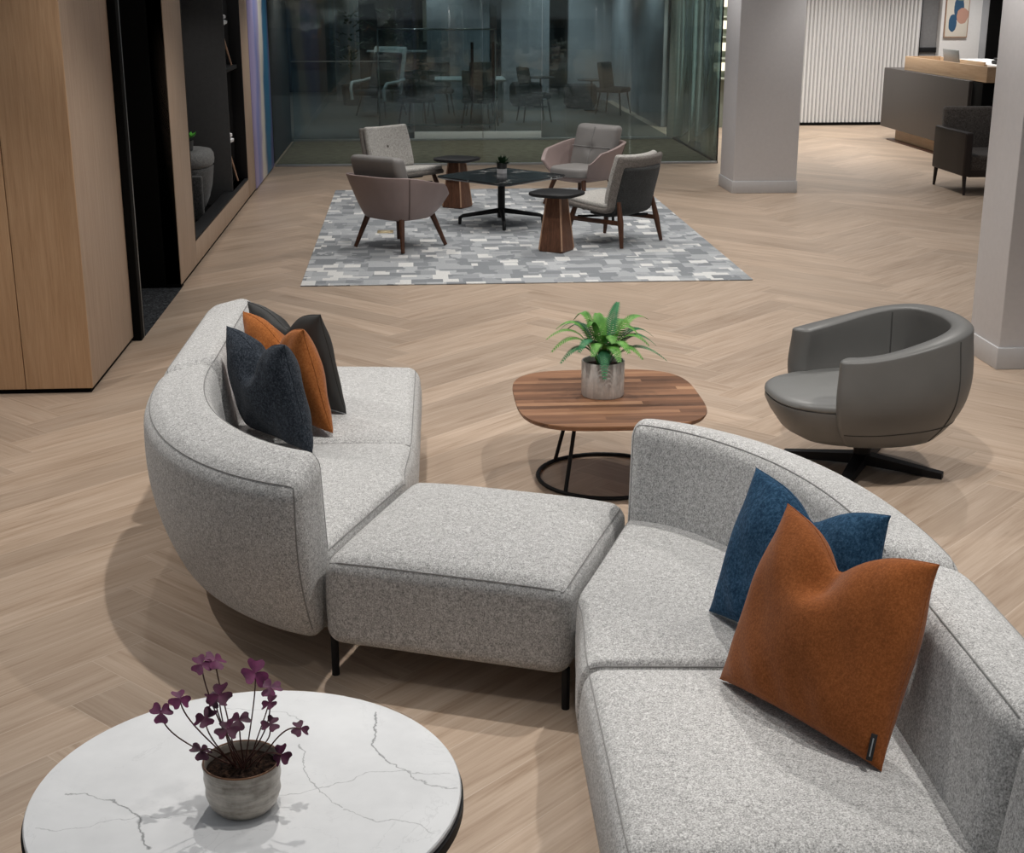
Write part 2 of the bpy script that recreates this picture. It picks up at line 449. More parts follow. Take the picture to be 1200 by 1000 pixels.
# ------------------------------------------------------------------ setting
struct(bx((-7, -9, -.1), (14, 22.0, 0), 'floor', M_floor), 'oak herringbone plank floor of the lounge', 'floor')
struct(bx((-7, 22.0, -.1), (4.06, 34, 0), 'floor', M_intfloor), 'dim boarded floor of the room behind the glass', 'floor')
struct(bx((4.06, 22.0, -.1), (14, 30, 0), 'floor', M_floor), 'oak floor running up to the white ribbed wall', 'floor')
# vestibule carpet
struct(bx((-1.8, 18.8, 0), (4.04, 21.95, .006), 'floor', M_olive), 'olive carpet strip between the two glass walls', 'floor')

struct(bx((-7, -6.2, 0), (14, -6.0, 3.1), 'wall_rear', M_intwall), 'dim grey wall behind the viewer', 'wall')
# left cabinet block
cab = thing('storage_cabinet', 'tall golden oak cabinet block with a flush door at the left', 'cabinet', (-1.85, 7.9, 0))
MB().box((-2.4, .022, .03), (-.02, 1.25, 3.1), .002).build('body', M_oakpale, cab)
MB().box((-.37, 0, .03), (0, .024, 3.1), .002).build('end_panel', M_oak, cab)
MB().box((-.02, .02, .03), (0, 1.25, 3.1), .002).build('side_panel', M_oakpale, cab)
MB().box((-.968, 0, .03), (-.374, .024, 3.1), .002).build('door', M_oak, cab)
MB().box((-1.57, 0, .03), (-.972, .024, 3.1), .002).build('door', M_oak, cab)
MB().box((-2.17, 0, .03), (-1.574, .024, 3.1), .002).build('door', M_oak, cab)
MB().box((-2.4, .02, 0), (-.012, 1.25, .03), .002).build('plinth', M_black, cab)

# dark doorway recess
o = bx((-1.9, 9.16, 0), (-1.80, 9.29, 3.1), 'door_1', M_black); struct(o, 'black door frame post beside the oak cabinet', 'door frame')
bx((-1.803, 9.256, 0), (-1.798, 9.261, 3.1), 'frame_strip', M_chrome, o, .001)
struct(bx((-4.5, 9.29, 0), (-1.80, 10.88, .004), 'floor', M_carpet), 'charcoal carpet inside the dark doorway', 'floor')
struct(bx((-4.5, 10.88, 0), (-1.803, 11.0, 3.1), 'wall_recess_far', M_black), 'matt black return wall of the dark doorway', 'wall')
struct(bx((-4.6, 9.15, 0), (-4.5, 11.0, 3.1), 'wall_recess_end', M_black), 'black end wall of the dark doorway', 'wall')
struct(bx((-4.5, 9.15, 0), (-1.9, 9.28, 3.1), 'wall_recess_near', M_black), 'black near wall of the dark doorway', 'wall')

# niche wall
o = MB(); zt = 2.9
W = struct(MB().box((-1.92, 10.88, .03), (-1.80, 11.72, 3.1), .002).build('wall_left', M_oakpale), 'pale oak panelled wall around the black display niche', 'wall')
MB().box((-1.92, 11.723, .03), (-1.80, 15.70, .235), .002).build('panel', M_oakpale, W)
MB().box((-1.92, 15.70, .03), (-1.80, 16.43, 3.1), .002).build('panel', M_oakpale, W)
MB().box((-1.92, 11.72, zt), (-1.80, 15.70, 3.1), .002).build('panel', M_oakpale, W)
MB().box((-1.92, 10.89, 0), (-1.812, 16.43, .03), .002).build('plinth', M_black, W)
N = thing('display_niche', 'black recessed display niche framed in oak on the left wall', 'niche', (-1.8, 13.7, 0))
MB().box((-.12, -1.985, .233), (.004, -1.965, zt), .002).box((-.12, 1.965, .233), (.004, 1.995, zt), .002).box((-.12, -1.985, .225), (.004, 1.995, .245), .002).build('frame', M_blackmetal, N)
MB().box((-.72, -1.985, .05), (-.70, 1.995, zt), .002).build('back_panel', M_niche, N)
MB().box((-.72, -1.985, .06), (-.118, .88, .115), .002).build('niche_floor', M_black, N)
MB().box((-.72, .91, .20), (-.03, 1.995, .245), .002).build('niche_floor', M_black, N)
MB().box((-.72, -2.0, .05), (-.12, -1.97, zt), .002).build('side_panel', M_niche, N)
MB().box((-.72, 1.98, .05), (-.12, 2.0, zt), .002).build('side_panel', M_niche, N)
MB().box((-.72, -2.0, zt), (-.1, 2.0, zt + .03), .002).build('top_panel', M_black, N)
MB().box((-.70, .88, .11), (-.03, .91, zt), .003).build('divider', M_divider, N)
MB().box((-.70, .91, 1.41), (-.05, 1.965, 1.45), .003).build('shelf', M_niche, N)
struct(bx((-1.9, 16.43, 0), (-1.83, 22, 3.1), 'wall_left', M_intwall), 'wall carrying the painted mural beside the glass', 'wall')
tag(bx((-1.83, 16.45, .02), (-1.795, 18.70, 3.1), 'mural_panel', M_mural), 'blue violet and cream swirled mural panel beside the glass wall', 'mural')

# objects in the niche
p = thing('pouf_chair', 'grey upholstered tub chair with rounded lid seat in the niche', 'chair', (-2.20, 13.93, .1155))
prof = [(.55, .03), (.66, .06), (.82, .16), (.94, .28), (1.0, .40), (1.02, .455), (.98, .47)]
ol = superellipse(.265, .36, 2.6)
M_poufbody = fabric('dark grey felt', (.05, .05, .05), (.085, .085, .084), (.13, .13, .128), 120, .3)
M_poufseat = fabric('mid grey felt', (.10, .10, .10), (.155, .154, .15), (.22, .22, .215), 120, .3)
MB().plan(ol, prof).build('body', M_poufbody, p)
MB().plan(ol, [(.98, .472), (1.04, .49), (1.06, .53), (1.04, .58), (.96, .615), (.75, .63), (.3, .635)]).build('seat', M_poufseat, p)
MB().plan(superellipse(.30, .38, 2.6), [(.5, 0), (.5, .03)]).build('base', M_blackmetal, p)
MB().box((.12, -.42, 0), (.22, -.36, .42), .02, 3).build('arm_post', M_poufbody, p)
g = MB()
for a in range(9):
    t = a * .7; L = .10 + .02 * (a % 3)
    d = Vector((math.cos(t), math.sin(t), .5 + .2 * (a % 2))).normalized(); s = Vector((-d.y, d.x, 0)).normalized() * .035
    q = Vector((0, 0, .10))
    g.add([q, q + d * L * .5 + s, q + d * L, q + d * L * .5 - s], [(0, 1, 2, 3)])
p = thing('leafy_plant', 'small bright green leafy plant on the grey tub chair', 'plant', (-2.12, 13.72, .7555))
g.build('foliage', M_green, p)
MB().lathe([(0, 0), (.045, 0), (.055, .09), (.045, .09), (.042, .07), (0, .07)], 20).build('pot', M_smallpot, p)
def stool(loc, label):
    p = thing('display_stool', label, 'stool', loc, 0, 'white stools in the niche')
    MB().lathe([(0, .40), (.12, .40), (.17, .425), (.175, .45), (.15, .462), (0, .462)], 28).build('seat', M_whitebright, p)
    MB().lathe([(0, .463), (.13, .463), (.16, .48), (.16, .505), (.12, .525), (0, .53)], 28).build('cushion', M_white, p)
    for k in range(3):
        a = 2 * PI * k / 3 + .1
        MB().tube([(.09 * math.cos(a), .09 * math.sin(a), .41), (.19 * math.cos(a), .19 * math.sin(a), .006)], [.014, .010], 8).build('leg', M_ash, p)
stool((-2.06, 15.35, .246), 'white cushioned stool with coppery legs on the niche floor')
stool((-2.06, 15.35, 1.451), 'white cushioned stool with coppery legs on the upper niche shelf')

# columns
def column(name, x0, x1, y0, y1, label):
    o = struct(MB().box((x0, y0, 0), (x1, y1, 3.1), .006, 2).build(name, M_white), label, 'column')
    MB().box((x0 - .012, y0 - .012, 0), (x1 + .012, y1 + .012, .135), .004).build('baseboard', M_skirt, o)
column('column', 3.62, 4.35, 15.86, 16.55, 'square white plastered column standing beside the patterned rug')
column('column', 3.52, 4.32, 8.06, 8.52, 'square white plastered pillar close behind the swivel tub chair')

# ribbed wall and right back area
bk = struct(bx((4.3, 24.16, 0), (8.6, 24.3, 3.1), 'wall_back', M_white), 'white ribbed wall beyond the column', 'wall')
g = MB(); x = 5.7
while x < 8.58:
    g.add([(x, 24.16, .05), (x + .014, 24.108, .05), (x + .043, 24.108, .05), (x + .057, 24.16, .05), (x, 24.16, 3.1), (x + .014, 24.108, 3.1), (x + .043, 24.108, 3.1), (x + .057, 24.16, 3.1)], [(0, 1, 5, 4), (1, 2, 6, 5), (2, 3, 7, 6), (0, 3, 2, 1), (4, 5, 6, 7)])
    x += .0655
sl = g.build('slat', M_slat, bk, smooth=False)
struct(bx((5.7, 24.09, 0), (8.6, 24.17, .045), 'baseboard_back', M_black), 'thin black baseboard under the ribbed wall', 'baseboard')
struct(bx((4.3, 23.9, 0), (5.35, 24.0, 3.1), 'wall_side', M_sage), 'pale sage wall seen through the side glass', 'wall')
struct(bx((8.6, 24.8, 0), (9.2, 24.9, 3.1), 'wall_recess', M_intlight), 'grey recess wall behind the reception desk', 'wall')
o = struct(bx((8.62, 24.25, .02), (8.93, 24.28, 3.1), 'window_1', plain('grey frosted pane', (.20, .20, .205), .4)), 'narrow grey glazed slot beside the ribbed wall', 'window')
bx((8.62, 24.22, 1.2), (8.93, 24.26, 1.28), 'sill', M_blackmetal, o); bx((8.6, 24.2, 0), (8.63, 24.3, 3.1), 'window_frame', M_blackmetal, o)
struct(bx((8.93, 24.1, 0), (9.62, 24.3, 3.1), 'wall_right', M_whitebright), 'bright white wall carrying the framed painting', 'wall')
struct(bx((9.62, 24.12, 0), (9.75, 24.3, 3.1), 'trim_1', M_intlight), 'grey reveal at the edge of the white wall', 'trim')
struct(bx((9.75, 24.1, 0), (11.5, 24.3, 3.1), 'wall_far_right', M_black), 'solid black slab beside the white wall', 'wall')  # flat black slab, with no depth behind it
p = thing('canvas_painting', 'abstract canvas painting in blue, blush and cream above the reception desk', 'painting', (9.18, 24.07, 1.98))
MB().box((-.19, -.016, -.52), (.19, .016, .52), .004).build('canvas', M_art, p)
MB().box((.19, -.018, -.525), (.2, .022, .525), .001).box((-.2, -.018, -.525), (-.19, .022, .525), .001).box((-.2, -.018, -.53), (.2, .022, -.52), .001).build('frame', M_ash, p)

# reception desk
d = thing('reception_desk', 'reception desk with dark bronze front and oak counter top', 'desk', (7.3, 18.5, 0))
MB().box((0, 0, .19), (.04, 3.45, 1.07), .004).box((.04, .0, .19), (.75, .03, 1.07), .004).box((.04, 3.41, .19), (.75, 3.45, 1.07), .004).box((.04, 0, 1.04), (.75, 3.45, 1.07), .003).build('front_panel', M_deskdark, d)
MB().box((.13, 1.0, .012), (.70, 3.1, .19), .003).build('plinth', M_oakdesk, d)
MB().box((.03, .4, 0), (.8, 3.2, .012), .002).build('base_plate', M_walnutleg, d)
MB().box((.75, .0, .0), (.80, 3.45, 1.04), .003).box((.05, -.35, .2), (.8, -.002, 1.06), .003).build('kneehole_dark_block', M_black, d)  # black back panel, plus a black block painting the dark void under the counter
MB().box((.06, -.42, 1.09), (.09, 2.72, 1.27), .003).box((.09, -.42, 1.09), (.95, -.39, 1.27), .003).box((.09, 2.69, 1.09), (.6, 2.72, 1.27), .003).box((.06, -.42, 1.072), (.95, 2.72, 1.092), .003).build('counter', M_oakdesk, d)
MB().box((.58, 1.0, 1.093), (.61, 2.69, 1.26), .003).build('inner_ledge', M_oakdesk, d)
MB().box((.62, -.38, 1.2), (1.3, 2.7, 1.23), .003).build('worktop', M_whitebright, d)
l = thing('laptop', 'open grey laptop standing on the reception desk counter', 'laptop', (7.64, 20.0, 1.097))
sc = MB().box((-.012, -.3, .0), (.0, .3, .32), .004).build('screen', M_chrome, l); sc.rotation_euler = (0, R(-9), 0)
MB().box((.012, -.3, 0), (.215, .3, .016), .004).build('keyboard', M_chrome, l)
h = thing('desk_phone', 'small black desk phone on the reception counter beside the laptop', 'phone', (8.12, 19.55, 1.231))
MB().box((-.08, -.1, 0), (.08, .1, .05), .015, 3).build('body', M_blackmetal, h)
MB().box((-.05, -.11, .051), (.0, .11, .08), .012, 3).build('handset', M_blackmetal, h)

# brown armchair
p = thing('armchair', 'dark brown leather sided armchair in front of the reception desk', 'armchair', (6.50, 15.95, 0))
for s in (-1, 1):
    MB().rbox((.045, .49, .24), .02, (1, 4, 4), 3, lambda q, s=s: (q[0] + s * .33, q[1], q[2] + .455)).build('arm', M_brownleather, p)
    for yy, lean in ((-.45, -.02), (.45, .02)):
        MB().tube([(s * .335, yy * .97, .25), (s * .335, yy + lean, .006)], [.028, .016], 8).build('leg', M_brownleather, p)
MB().rbox((.30, .42, .09), .035, (4, 4, 1), 3, lambda q: (q[0], q[1] - .04, q[2] + .36)).build('seat', M_brownfab, p)
MB().rbox((.30, .06, .29), .04, (4, 1, 4), 3, lambda q: (q[0], q[1] + .40 + (q[2] + .29) * .12, q[2] + .62)).build('backrest', M_brownfab, p)
MB().rbox((.30, .45, .05), .02, (1, 1, 1), 2, lambda q: (q[0], q[1], q[2] + .25)).build('seat_frame', M_brownleather, p)

# ------------------------------------------------------------------ glass walls
def glazing(name, lo, hi, mat, label): return struct(MB().box(lo, hi, .001).build(name, mat), label, 'glass wall')
GF = 18.76
w1 = glazing('window_2', (-1.79, GF, .02), (.93, GF + .012, 3.1), M_glassf, 'left pane of the front glass wall behind the rug')
w2 = glazing('window_3', (.936, GF, .02), (4.04, GF + .012, 3.1), M_glassf, 'right pane of the front glass wall behind the rug')
bx((-1.79, GF - .015, 0), (4.05, GF + .03, .03), 'bottom_channel', M_chrome, w1)
w3 = glazing('window_4', (4.045, GF, .02), (4.057, 20.3, 3.1), M_glassf, 'near pane of the side glass return')
w4 = glazing('window_5', (4.045, 20.304, .02), (4.057, 22.0, 3.1), M_glassf, 'far pane of the side glass return')
bx((4.035, GF, 0), (4.065, 22.0, .03), 'bottom_channel', M_blackmetal, w3)
bx((4.043, GF - .008, 0), (4.059, GF + .012, 3.1), 'corner_post', M_blackmetal, w3)
GB = 22.0
b1 = glazing('window_6', (-1.79, GB, .03), (.03, GB + .012, 3.1), M_glassb, 'left pane of the rear glass wall')
b2 = glazing('window_7', (2.0, GB, .03), (3.95, GB + .012, 3.1), M_glassb, 'right pane of the rear glass wall')
bx((-1.8, GB - .04, 0), (4.0, GB + .05, .035), 'bottom_channel', M_chrome, b1)
bx((3.95, GB - .03, 0), (4.05, GB + .05, 3.1), 'mullion', M_mull, b2); bx((4.09, GB - .03, 0), (4.15, GB + .05, 3.1), 'mullion', M_mull, b2)
for k, (x0, x1, hx, lab) in enumerate(((.04, 1.085, .93, 'left'), (1.095, 1.99, 1.25, 'right'))):
    dr = struct(MB().box((x0, GB, .04), (x1, GB + .012, 3.1), .001).build('door_%d' % (k + 2), M_glassb), lab + ' leaf of the frameless glass double door with black pull', 'door')
    bx((x0, GB - .02, .036), (x1, GB + .03, .135), 'bottom_rail', M_whitebright, dr)
    MB().tube([(hx, GB - .07, .59), (hx, GB - .07, 1.46)], .022, 12).tube([(hx, GB - .07, .68), (hx, GB, .68)], .012, 8).tube([(hx, GB - .07, 1.37), (hx, GB, 1.37)], .012, 8).build('handle', M_blackmetal, dr)

# manifestation strips
struct(bx((-1.79, 21.995, 1.18), (-.3, 21.998, 1.19), 'trim_2', M_chrome), 'thin etched strip across the rear glass at left', 'trim')
# room behind the glass
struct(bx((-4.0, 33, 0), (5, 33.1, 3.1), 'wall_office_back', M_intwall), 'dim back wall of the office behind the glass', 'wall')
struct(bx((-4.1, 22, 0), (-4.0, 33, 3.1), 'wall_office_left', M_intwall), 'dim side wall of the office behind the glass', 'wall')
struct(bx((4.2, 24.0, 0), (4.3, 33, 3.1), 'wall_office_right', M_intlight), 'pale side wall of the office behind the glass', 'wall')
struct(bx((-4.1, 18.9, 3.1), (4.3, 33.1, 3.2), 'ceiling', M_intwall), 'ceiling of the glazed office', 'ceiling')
for x, w, lab in ((.35, 1.3, 'brownish partition behind the meeting table'), (-1.55, .5, 'narrow dim partition behind the rear glass at left'), (1.9, 1.0, 'wide grey partition behind the glass doors'), (3.3, .9, 'grey partition behind the round side tables')):
    struct(bx((x, 30.3, 0), (x + w, 30.5, 3.1), 'partition', M_intlight), lab, 'wall')

# office furniture behind the glass, also standing in for reflections in it
def officechair(loc, rz, label, grp='dark chairs in the glazed office', first=[None]):
    if first[0]: return dup(first[0], loc, rz, label, grp)
    p = thing('office_chair', label, 'chair', loc, rz, grp)
    MB().rbox((.25, .25, .045), .035, (3, 3, 1), 3, lambda q: (q[0], q[1], q[2] + .45)).build('seat', M_dkslate, p)
    MB().rbox((.26, .035, .24), .03, (6, 1, 4), 3, lambda q: (q[0], q[1] + .25 - q[0] ** 2 * 1.6 + (q[2]) * .15, q[2] + .70)).build('backrest', M_dkslate, p)
    for sx in (-1, 1):
        for sy in (-1, 1):
            MB().tube([(sx * .19, sy * .19, .42), (sx * .25, sy * .25, .003)], [.018, .012], 8).build('leg', M_blackmetal, p)
    first[0] = p; return p
officechair((.1, 24.4, 0), R(200), 'dark office chair behind the left glass door')
officechair((1.15, 24.2, 0), R(160), 'dark office chair behind the right glass door')
officechair((2.15, 25.2, 0), R(100), 'dark office chair at the right end of the meeting table')
officechair((.5, 26.6, 0), R(10), 'dark office chair on the far side of the meeting table')
officechair((1.3, 26.6, 0), R(-12), 'second dark office chair on the far side of the meeting table')
officechair((3.75, 26.6, 0), R(60), 'dark office chair beside the round side table at right')
t = thing('meeting_table', 'meeting table with pale top and steel legs behind the glass doors', 'table', (.9, 25.5, 0))
MB().box((-.75, -.5, .70), (.75, .5, .735), .01, 2).build('tabletop', M_shell, t)
for sx in (-1, 1):
    for sy in (-1, 1): MB().box((sx * .68 - .025, sy * .42 - .025, 0), (sx * .68 + .025, sy * .42 + .025, .70), .004).build('leg', M_steel, t)
p = thing('shell_lounge_chair', 'pale moulded lounge chair with dark cushions behind the glass', 'chair', (-.55, 26.6, .0), R(-35))
M_shc = M_shell
MB().rbox((.36, .04, .42), .035, (6, 1, 6), 3, lambda q: (q[0], q[1] + .30 + q[2] * .25 - q[0] ** 2 * .5, q[2] + .80)).build('backrest', M_shc, p)
MB().rbox((.31, .05, .30), .04, (4, 1, 4), 3, lambda q: (q[0], q[1] + .22 + q[2] * .25 - q[0] ** 2 * .5, q[2] + .82)).build('cushion', M_dkslate, p)
MB().rbox((.33, .36, .06), .05, (3, 3, 1), 3, lambda q: (q[0], q[1] - .05, q[2] + .42)).build('seat', M_dkslate, p)
for s in (-1, 1):
    MB().tube([(s * .37, .28, .66), (s * .39, 0, .62), (s * .39, -.36, .60), (s * .37, -.42, .5), (s * .36, -.40, .3)], .03, 8).build('arm', M_shc, p)
    for sy in (-1, 1): MB().tube([(s * .25, sy * .25, .38), (s * .33, sy * .33, .003)], [.018, .012], 8).build('leg', M_blackmetal, p)
def roundtable(loc, label):
    p = thing('side_table', label, 'table', loc, 0, 'round side tables in the glazed office')
    MB().lathe([(0, .56), (.27, .56), (.28, .57), (.27, .585), (0, .585)], 28).build('tabletop', M_blackmetal, p)
    MB().tube([(0, 0, .02), (0, 0, .56)], .02, 10).build('stem', M_blackmetal, p)
    MB().lathe([(0, 0), (.14, 0), (.14, .02), (0, .03)], 24).build('base', M_blackmetal, p)
roundtable((3.45, 27.5, 0), 'small round black side table at the right in the glazed office')
roundtable((2.55, 28.4, 0), 'small round black side table left of its twin in the glazed office')
for k, (x, y, r, lab) in enumerate(((3.32, 28.2, .33, 'round dark pouf behind the right side table'), (2.3, 28.9, .33, 'round dark pouf behind the left side table'))):
    p = tag(MB().lathe([(0, 0), (r * .8, 0), (r, .1), (r, .38), (r * .85, .45), (0, .46)], 28, (0, 0, 0)).build('round_pouf', M_dkslate), lab, 'pouf'); p.location = (x, y, 0)
def bushy(loc, label, h, seed):
    rnd = random.Random(seed); p = thing('potted_plant', label, 'plant', loc, 0, 'leafy plants in the glazed office')
    MB().lathe([(0, 0), (.16, 0), (.2, .4), (.17, .4), (.16, .34), (0, .34)], 20).build('pot', M_blackmetal, p)
    MB().tube([(0, 0, .3), (.02, .01, .3 + h * .5)], .02, 6).build('stem', M_dkgreen, p)
    g = MB()
    for i in range(150):
        th = rnd.uniform(0, 2 * PI); z = rnd.uniform(.25, 1) * h + .35; rr = rnd.uniform(.05, .42) * (1.1 - .4 * abs(z / h - .8))
        c = Vector((rr * math.cos(th), rr * math.sin(th), z)); d = Vector((math.cos(th), math.sin(th), rnd.uniform(-.4, .7))).normalized()
        s = d.cross(Vector((0, 0, 1))).normalized() * .035; L = rnd.uniform(.10, .18)
        g.add([c, c + d * L * .5 + s, c + d * L, c + d * L * .5 - s], [(0, 1, 2, 3)])
    g.build('foliage', M_dkgreen, p)
bushy((-1.2, 29.2, 0), 'tall leafy plant behind the left of the rear glass', 1.5, 3)
bushy((-.35, 30.0, 0), 'second leafy plant behind the pale lounge chair', 1.5, 8)
p = thing('added_steel_screen', 'added slim steel framed screen in place of bright thin lines behind the glass doors', 'screen', (.42, 23.4, 0))  # added as an accent for bright frame lines in the glass
for xx in (-.95, .93): MB().box((xx, -.02, 0), (xx + .025, .02, 1.62), .004).build('post', M_steel, p)
MB().box((-.95, -.02, 1.6), (.955, .02, 1.625), .004).build('top_rail', M_steel, p)
MB().box((-.95, -.02, .10), (.955, .02, .12), .004).build('lower_rail', M_steel, p)
MB().box((-.925, -.004, .12), (.93, .004, 1.6), .001).build('pane', M_glassb, p)
c = thing('credenza', 'low dark credenza along the office back wall', 'cabinet', (.0, 31.2, 0))
MB().box((-.9, -.25, .1), (.9, .25, .95), .005).build('body', M_dkslate, c)
MB().box((-.92, -.27, .951), (.92, .27, .98), .004).build('worktop', M_shell, c)
MB().box((-.85, -.22, 0), (.85, .22, .1), .004).build('plinth', M_black, c)
for x, z, w, h, lab in ((.55, 1.55, .3, .5, 'framed cream print at left on the office back wall'), (1.35, 1.65, .22, .4, 'black framed print at right on the office back wall')):
    p = thing('framed_print', lab, 'print', (x, 32.97, z))
    MB().box((-w, -.015, -h), (w, .015, h), .003).build('frame', M_blackmetal, p); MB().box((-w * .85, -.019, -h * .88), (w * .85, -.0155, h * .88), .001).build('sheet', M_paper, p)
# lit shelving beyond the side glass
u = thing('display_shelving', 'sage shelving unit with warm lit alcoves behind the column', 'shelving', (5.14, 23.72, 0))
MB().box((-.18, .12, 0), (.22, .17, 3.1), .002).build('back_panel', M_sage, u)
MB().box((.2, -.15, 0), (.23, .12, 3.1), .002).box((-.2, -.15, 0), (-.17, .12, 3.1), .002).build('upright', M_sage, u)
for z in (.8, 1.12, 1.46, 1.78, 2.1): MB().box((-.17, -.14, z), (.2, .12, z + .025), .002).build('shelf', M_sage, u)
for z in (.93, 1.25, 1.60, 1.95): MB().box((-.15, .10, z), (.18, .115, z + .13), .002).build('lit_panel', M_lit, u)

# ------------------------------------------------------------------ rug and back seating group
r = MB().box((-.89, 10.87, .001), (2.68, 16.37, .010), .004, 2).build('patterned_rug', M_rug)
tag(r, 'grey and cream patchwork rug under the seating group', 'rug')
r.data.transform(Matrix.Translation((-.9, -13.6, 0))); r.location = (.9, 13.6, 0)

RZ = .015
# leather tub chairs (facing local -y)
def tub_chair(loc, rz, label):
    p = thing('tub_armchair', label, 'armchair', loc, rz, 'mauve leather tub armchairs on the rug')
    A = 132
    def fn(q):
        u, s, w = q[0], q[1] + .02, (q[2] + .5)          # u in -1..1 along the wrap, s thickness, w 0..1
        a = u * R(A)
        e = abs(u)
        zt = .665 - .02 * e - .07 * sstep(.35, .85, e) - .11 * sstep(.82, 1.0, e)
        zb = .27 + .03 * sstep(.7, 1, e)
        z = zb + (zt - zb) * w
        fl = .74 + .34 * w ** .75
        ct, st = math.cos(a), math.sin(a)
        n = 2.7; k = (abs(ct) ** n + abs(st) ** n) ** (-1 / n)
        rx, ry = .385 * k * st, .36 * k * ct
        if e > .8: ry -= 0
        f = fl - s / .4
        return (rx * f, ry * f + (.06 * w if ct > 0 else 0) * ct, z)
    MB().rbox((1.0, .02, .5), .018, (44, 1, 10), 3, fn).build('shell', M_pinkleather, p)
    MB().tube([fn((-.42, -.021, -.48 + .96 * i / 16)) for i in range(17)], .004, 6).build('seam', M_brownseam, p)
    MB().tube([fn((.42, -.021, -.48 + .96 * i / 16)) for i in range(17)], .004, 6).build('seam', M_brownseam, p)
    MB().plan(superellipse(.265, .275, 3), [(.75, .255), (.9, .265), (1.0, .29), (1.0, .31)], lambda q: (q[0], q[1] - .01, q[2])).build('seat_base', M_pinkleather, p)
    MB().plan(superellipse(.272, .292, 3.0), [(.93, .312), (.985, .32), (1.0, .345), (1.0, .375), (.98, .395), (.93, .405), (.7, .415), (.35, .42)], lambda q: (q[0], q[1] - .03, q[2])).build('seat_cushion', M_cushgrey, p)
    def bk(q):
        x, y, z = q; b = (1 - (x / .28) ** 2) * (1 - (z / .245) ** 2)
        y -= .03 * b * (1 if y < 0 else 0)
        if y < 0: y += .03 * math.exp(-(x * x + z * z) / .002)
        return (x, y + .215 + z * .30, z + .575)
    c = MB().rbox((.28, .07, .245), .05, (16, 1, 16), 4, bk).build('back_cushion', M_cushgrey, p)
    MB().tube([bk((-.27 + .054 * i, -.0735, .02)) for i in range(11)], .004, 6).build('seam', M_seam, c)
    MB().tube([bk((0, -.0735, -.23 + .046 * i)) for i in range(11)], .004, 6).build('seam', M_seam, c)
    for sx in (-1, 1):
        for sy in (-1, 1):
            MB().tube([(sx * .20, sy * .20, .285), (sx * .285, sy * .285, .003)], [.027, .017], 10).build('leg', M_walnutleg, p)
    return p
TA = tub_chair((-.12, 12.58, RZ), R(138), 'mauve leather tub armchair nearest the left edge of the rug, back to camera')
dup(TA, (1.80, 15.05, RZ), R(-48), 'mauve leather tub armchair with tufted grey back cushion facing the camera')

# fabric lounge chairs
def lounge(loc, rz, label):
    p = thing('lounge_chair', label, 'chair', loc, rz, 'oat fabric lounge chairs on the rug')
    # path in (y, z): seat front -> elbow -> top
    P = []
    for i in range(9): P.append((-.36 + .52 * i / 8, .325 - .045 * i / 8))
    c0 = P[-1]
    for i in range(1, 8):
        a = R(80) * i / 7; P.append((c0[0] + .11 * math.sin(a), c0[1] + .11 * (1 - math.cos(a))))
    c1 = P[-1]
    for i in range(1, 10): P.append((c1[0] + .11 * i / 9, c1[1] + .41 * i / 9))
    L = [0]
    for a, b in zip(P, P[1:]): L.append(L[-1] + math.dist(a, b))
    def at(l):
        l = max(0, min(L[-1], l))
        for i in range(len(P) - 1):
            if l <= L[i + 1] + 1e-9:
                t = (l - L[i]) / (L[i + 1] - L[i]); y = P[i][0] + (P[i + 1][0] - P[i][0]) * t; z = P[i][1] + (P[i + 1][1] - P[i][1]) * t
                dy, dz = P[i + 1][0] - P[i][0], P[i + 1][1] - P[i][1]; n = math.hypot(dy, dz); return y, z, -dz / n, dy / n
        return P[-1][0], P[-1][1], -1, 0
    TL = L[-1]
    def mk(off, hw, la, lb, th, r):
        h = (hw, (lb - la) / 2, th / 2)
        def fn(q):
            l = q[1] + (la + lb) / 2; y, z, ny, nz = at(l)
            wid = 1 - .10 * sstep(.0, .25, .25 - l) - .04 * sstep(TL - .2, TL, l)
            curve = .05 * (q[0] / hw) ** 2 * sstep(.45, .75, l)
            o = q[2] + off + curve
            return (q[0] * wid, y + ny * o, z + nz * o)
        return MB().rbox(h, r, (12, 30, 1), 4, fn)
    mk(.035, .33, -.0, TL, .05, .024).build('seat_shell', M_taupefab, p)
    mk(.075, .315, .01, .55, .05, .024).build('seat_pad', M_oat, p)
    bp = mk(.085, .30, .64, TL + .0, .07, .03)
    bp.build('back_pad', M_oat, p)
    mk(-.005, .27, .30, TL - .09, .045, .02).build('back_shell', M_darkshell, p)
    y, z, ny, nz = at(.88)
    MB().lathe([(0, -.006), (.012, -.006), (.014, 0), (.009, .006), (0, .008)], 14).build('button', M_taupefab, p).matrix_local = Matrix.Translation((0, y + ny * .12, z + nz * .12)) @ Matrix.Rotation(R(80), 4, 'X')
    for sx in (-1, 1):
        MB().tube([(sx * .24, -.24, .33), (sx * .265, -.27, .22), (sx * .29, -.31, .003)], [.021, .027, .016], 10).build('leg', M_walnutleg, p)
        MB().tube([(sx * .25, .25, .40), (sx * .27, .29, .22), (sx * .30, .33, .003)], [.018, .027, .016], 10).build('leg', M_walnutleg, p)
    for sx in (-1, 1):
        MB().box((sx * .265 - .012, -.27, .195), (sx * .265 + .012, .29, .235), .005).build('stretcher', M_walnutleg, p)
    MB().tube([(-.262, -.2, .23), (.262, .2, .23)], .012, 6).tube([(.262, -.2, .235), (-.262, .2, .235)], .012, 6).build('cross_bar', M_blackmetal, p)
    return p
LA = lounge((1.81, 12.72, RZ), R(-135), 'oat and taupe fabric lounge chair showing its dark slate back on walnut legs')
dup(LA, (-.12, 15.15, RZ), R(42), 'oat fabric lounge chair with buttoned back facing the camera behind the tub armchair')

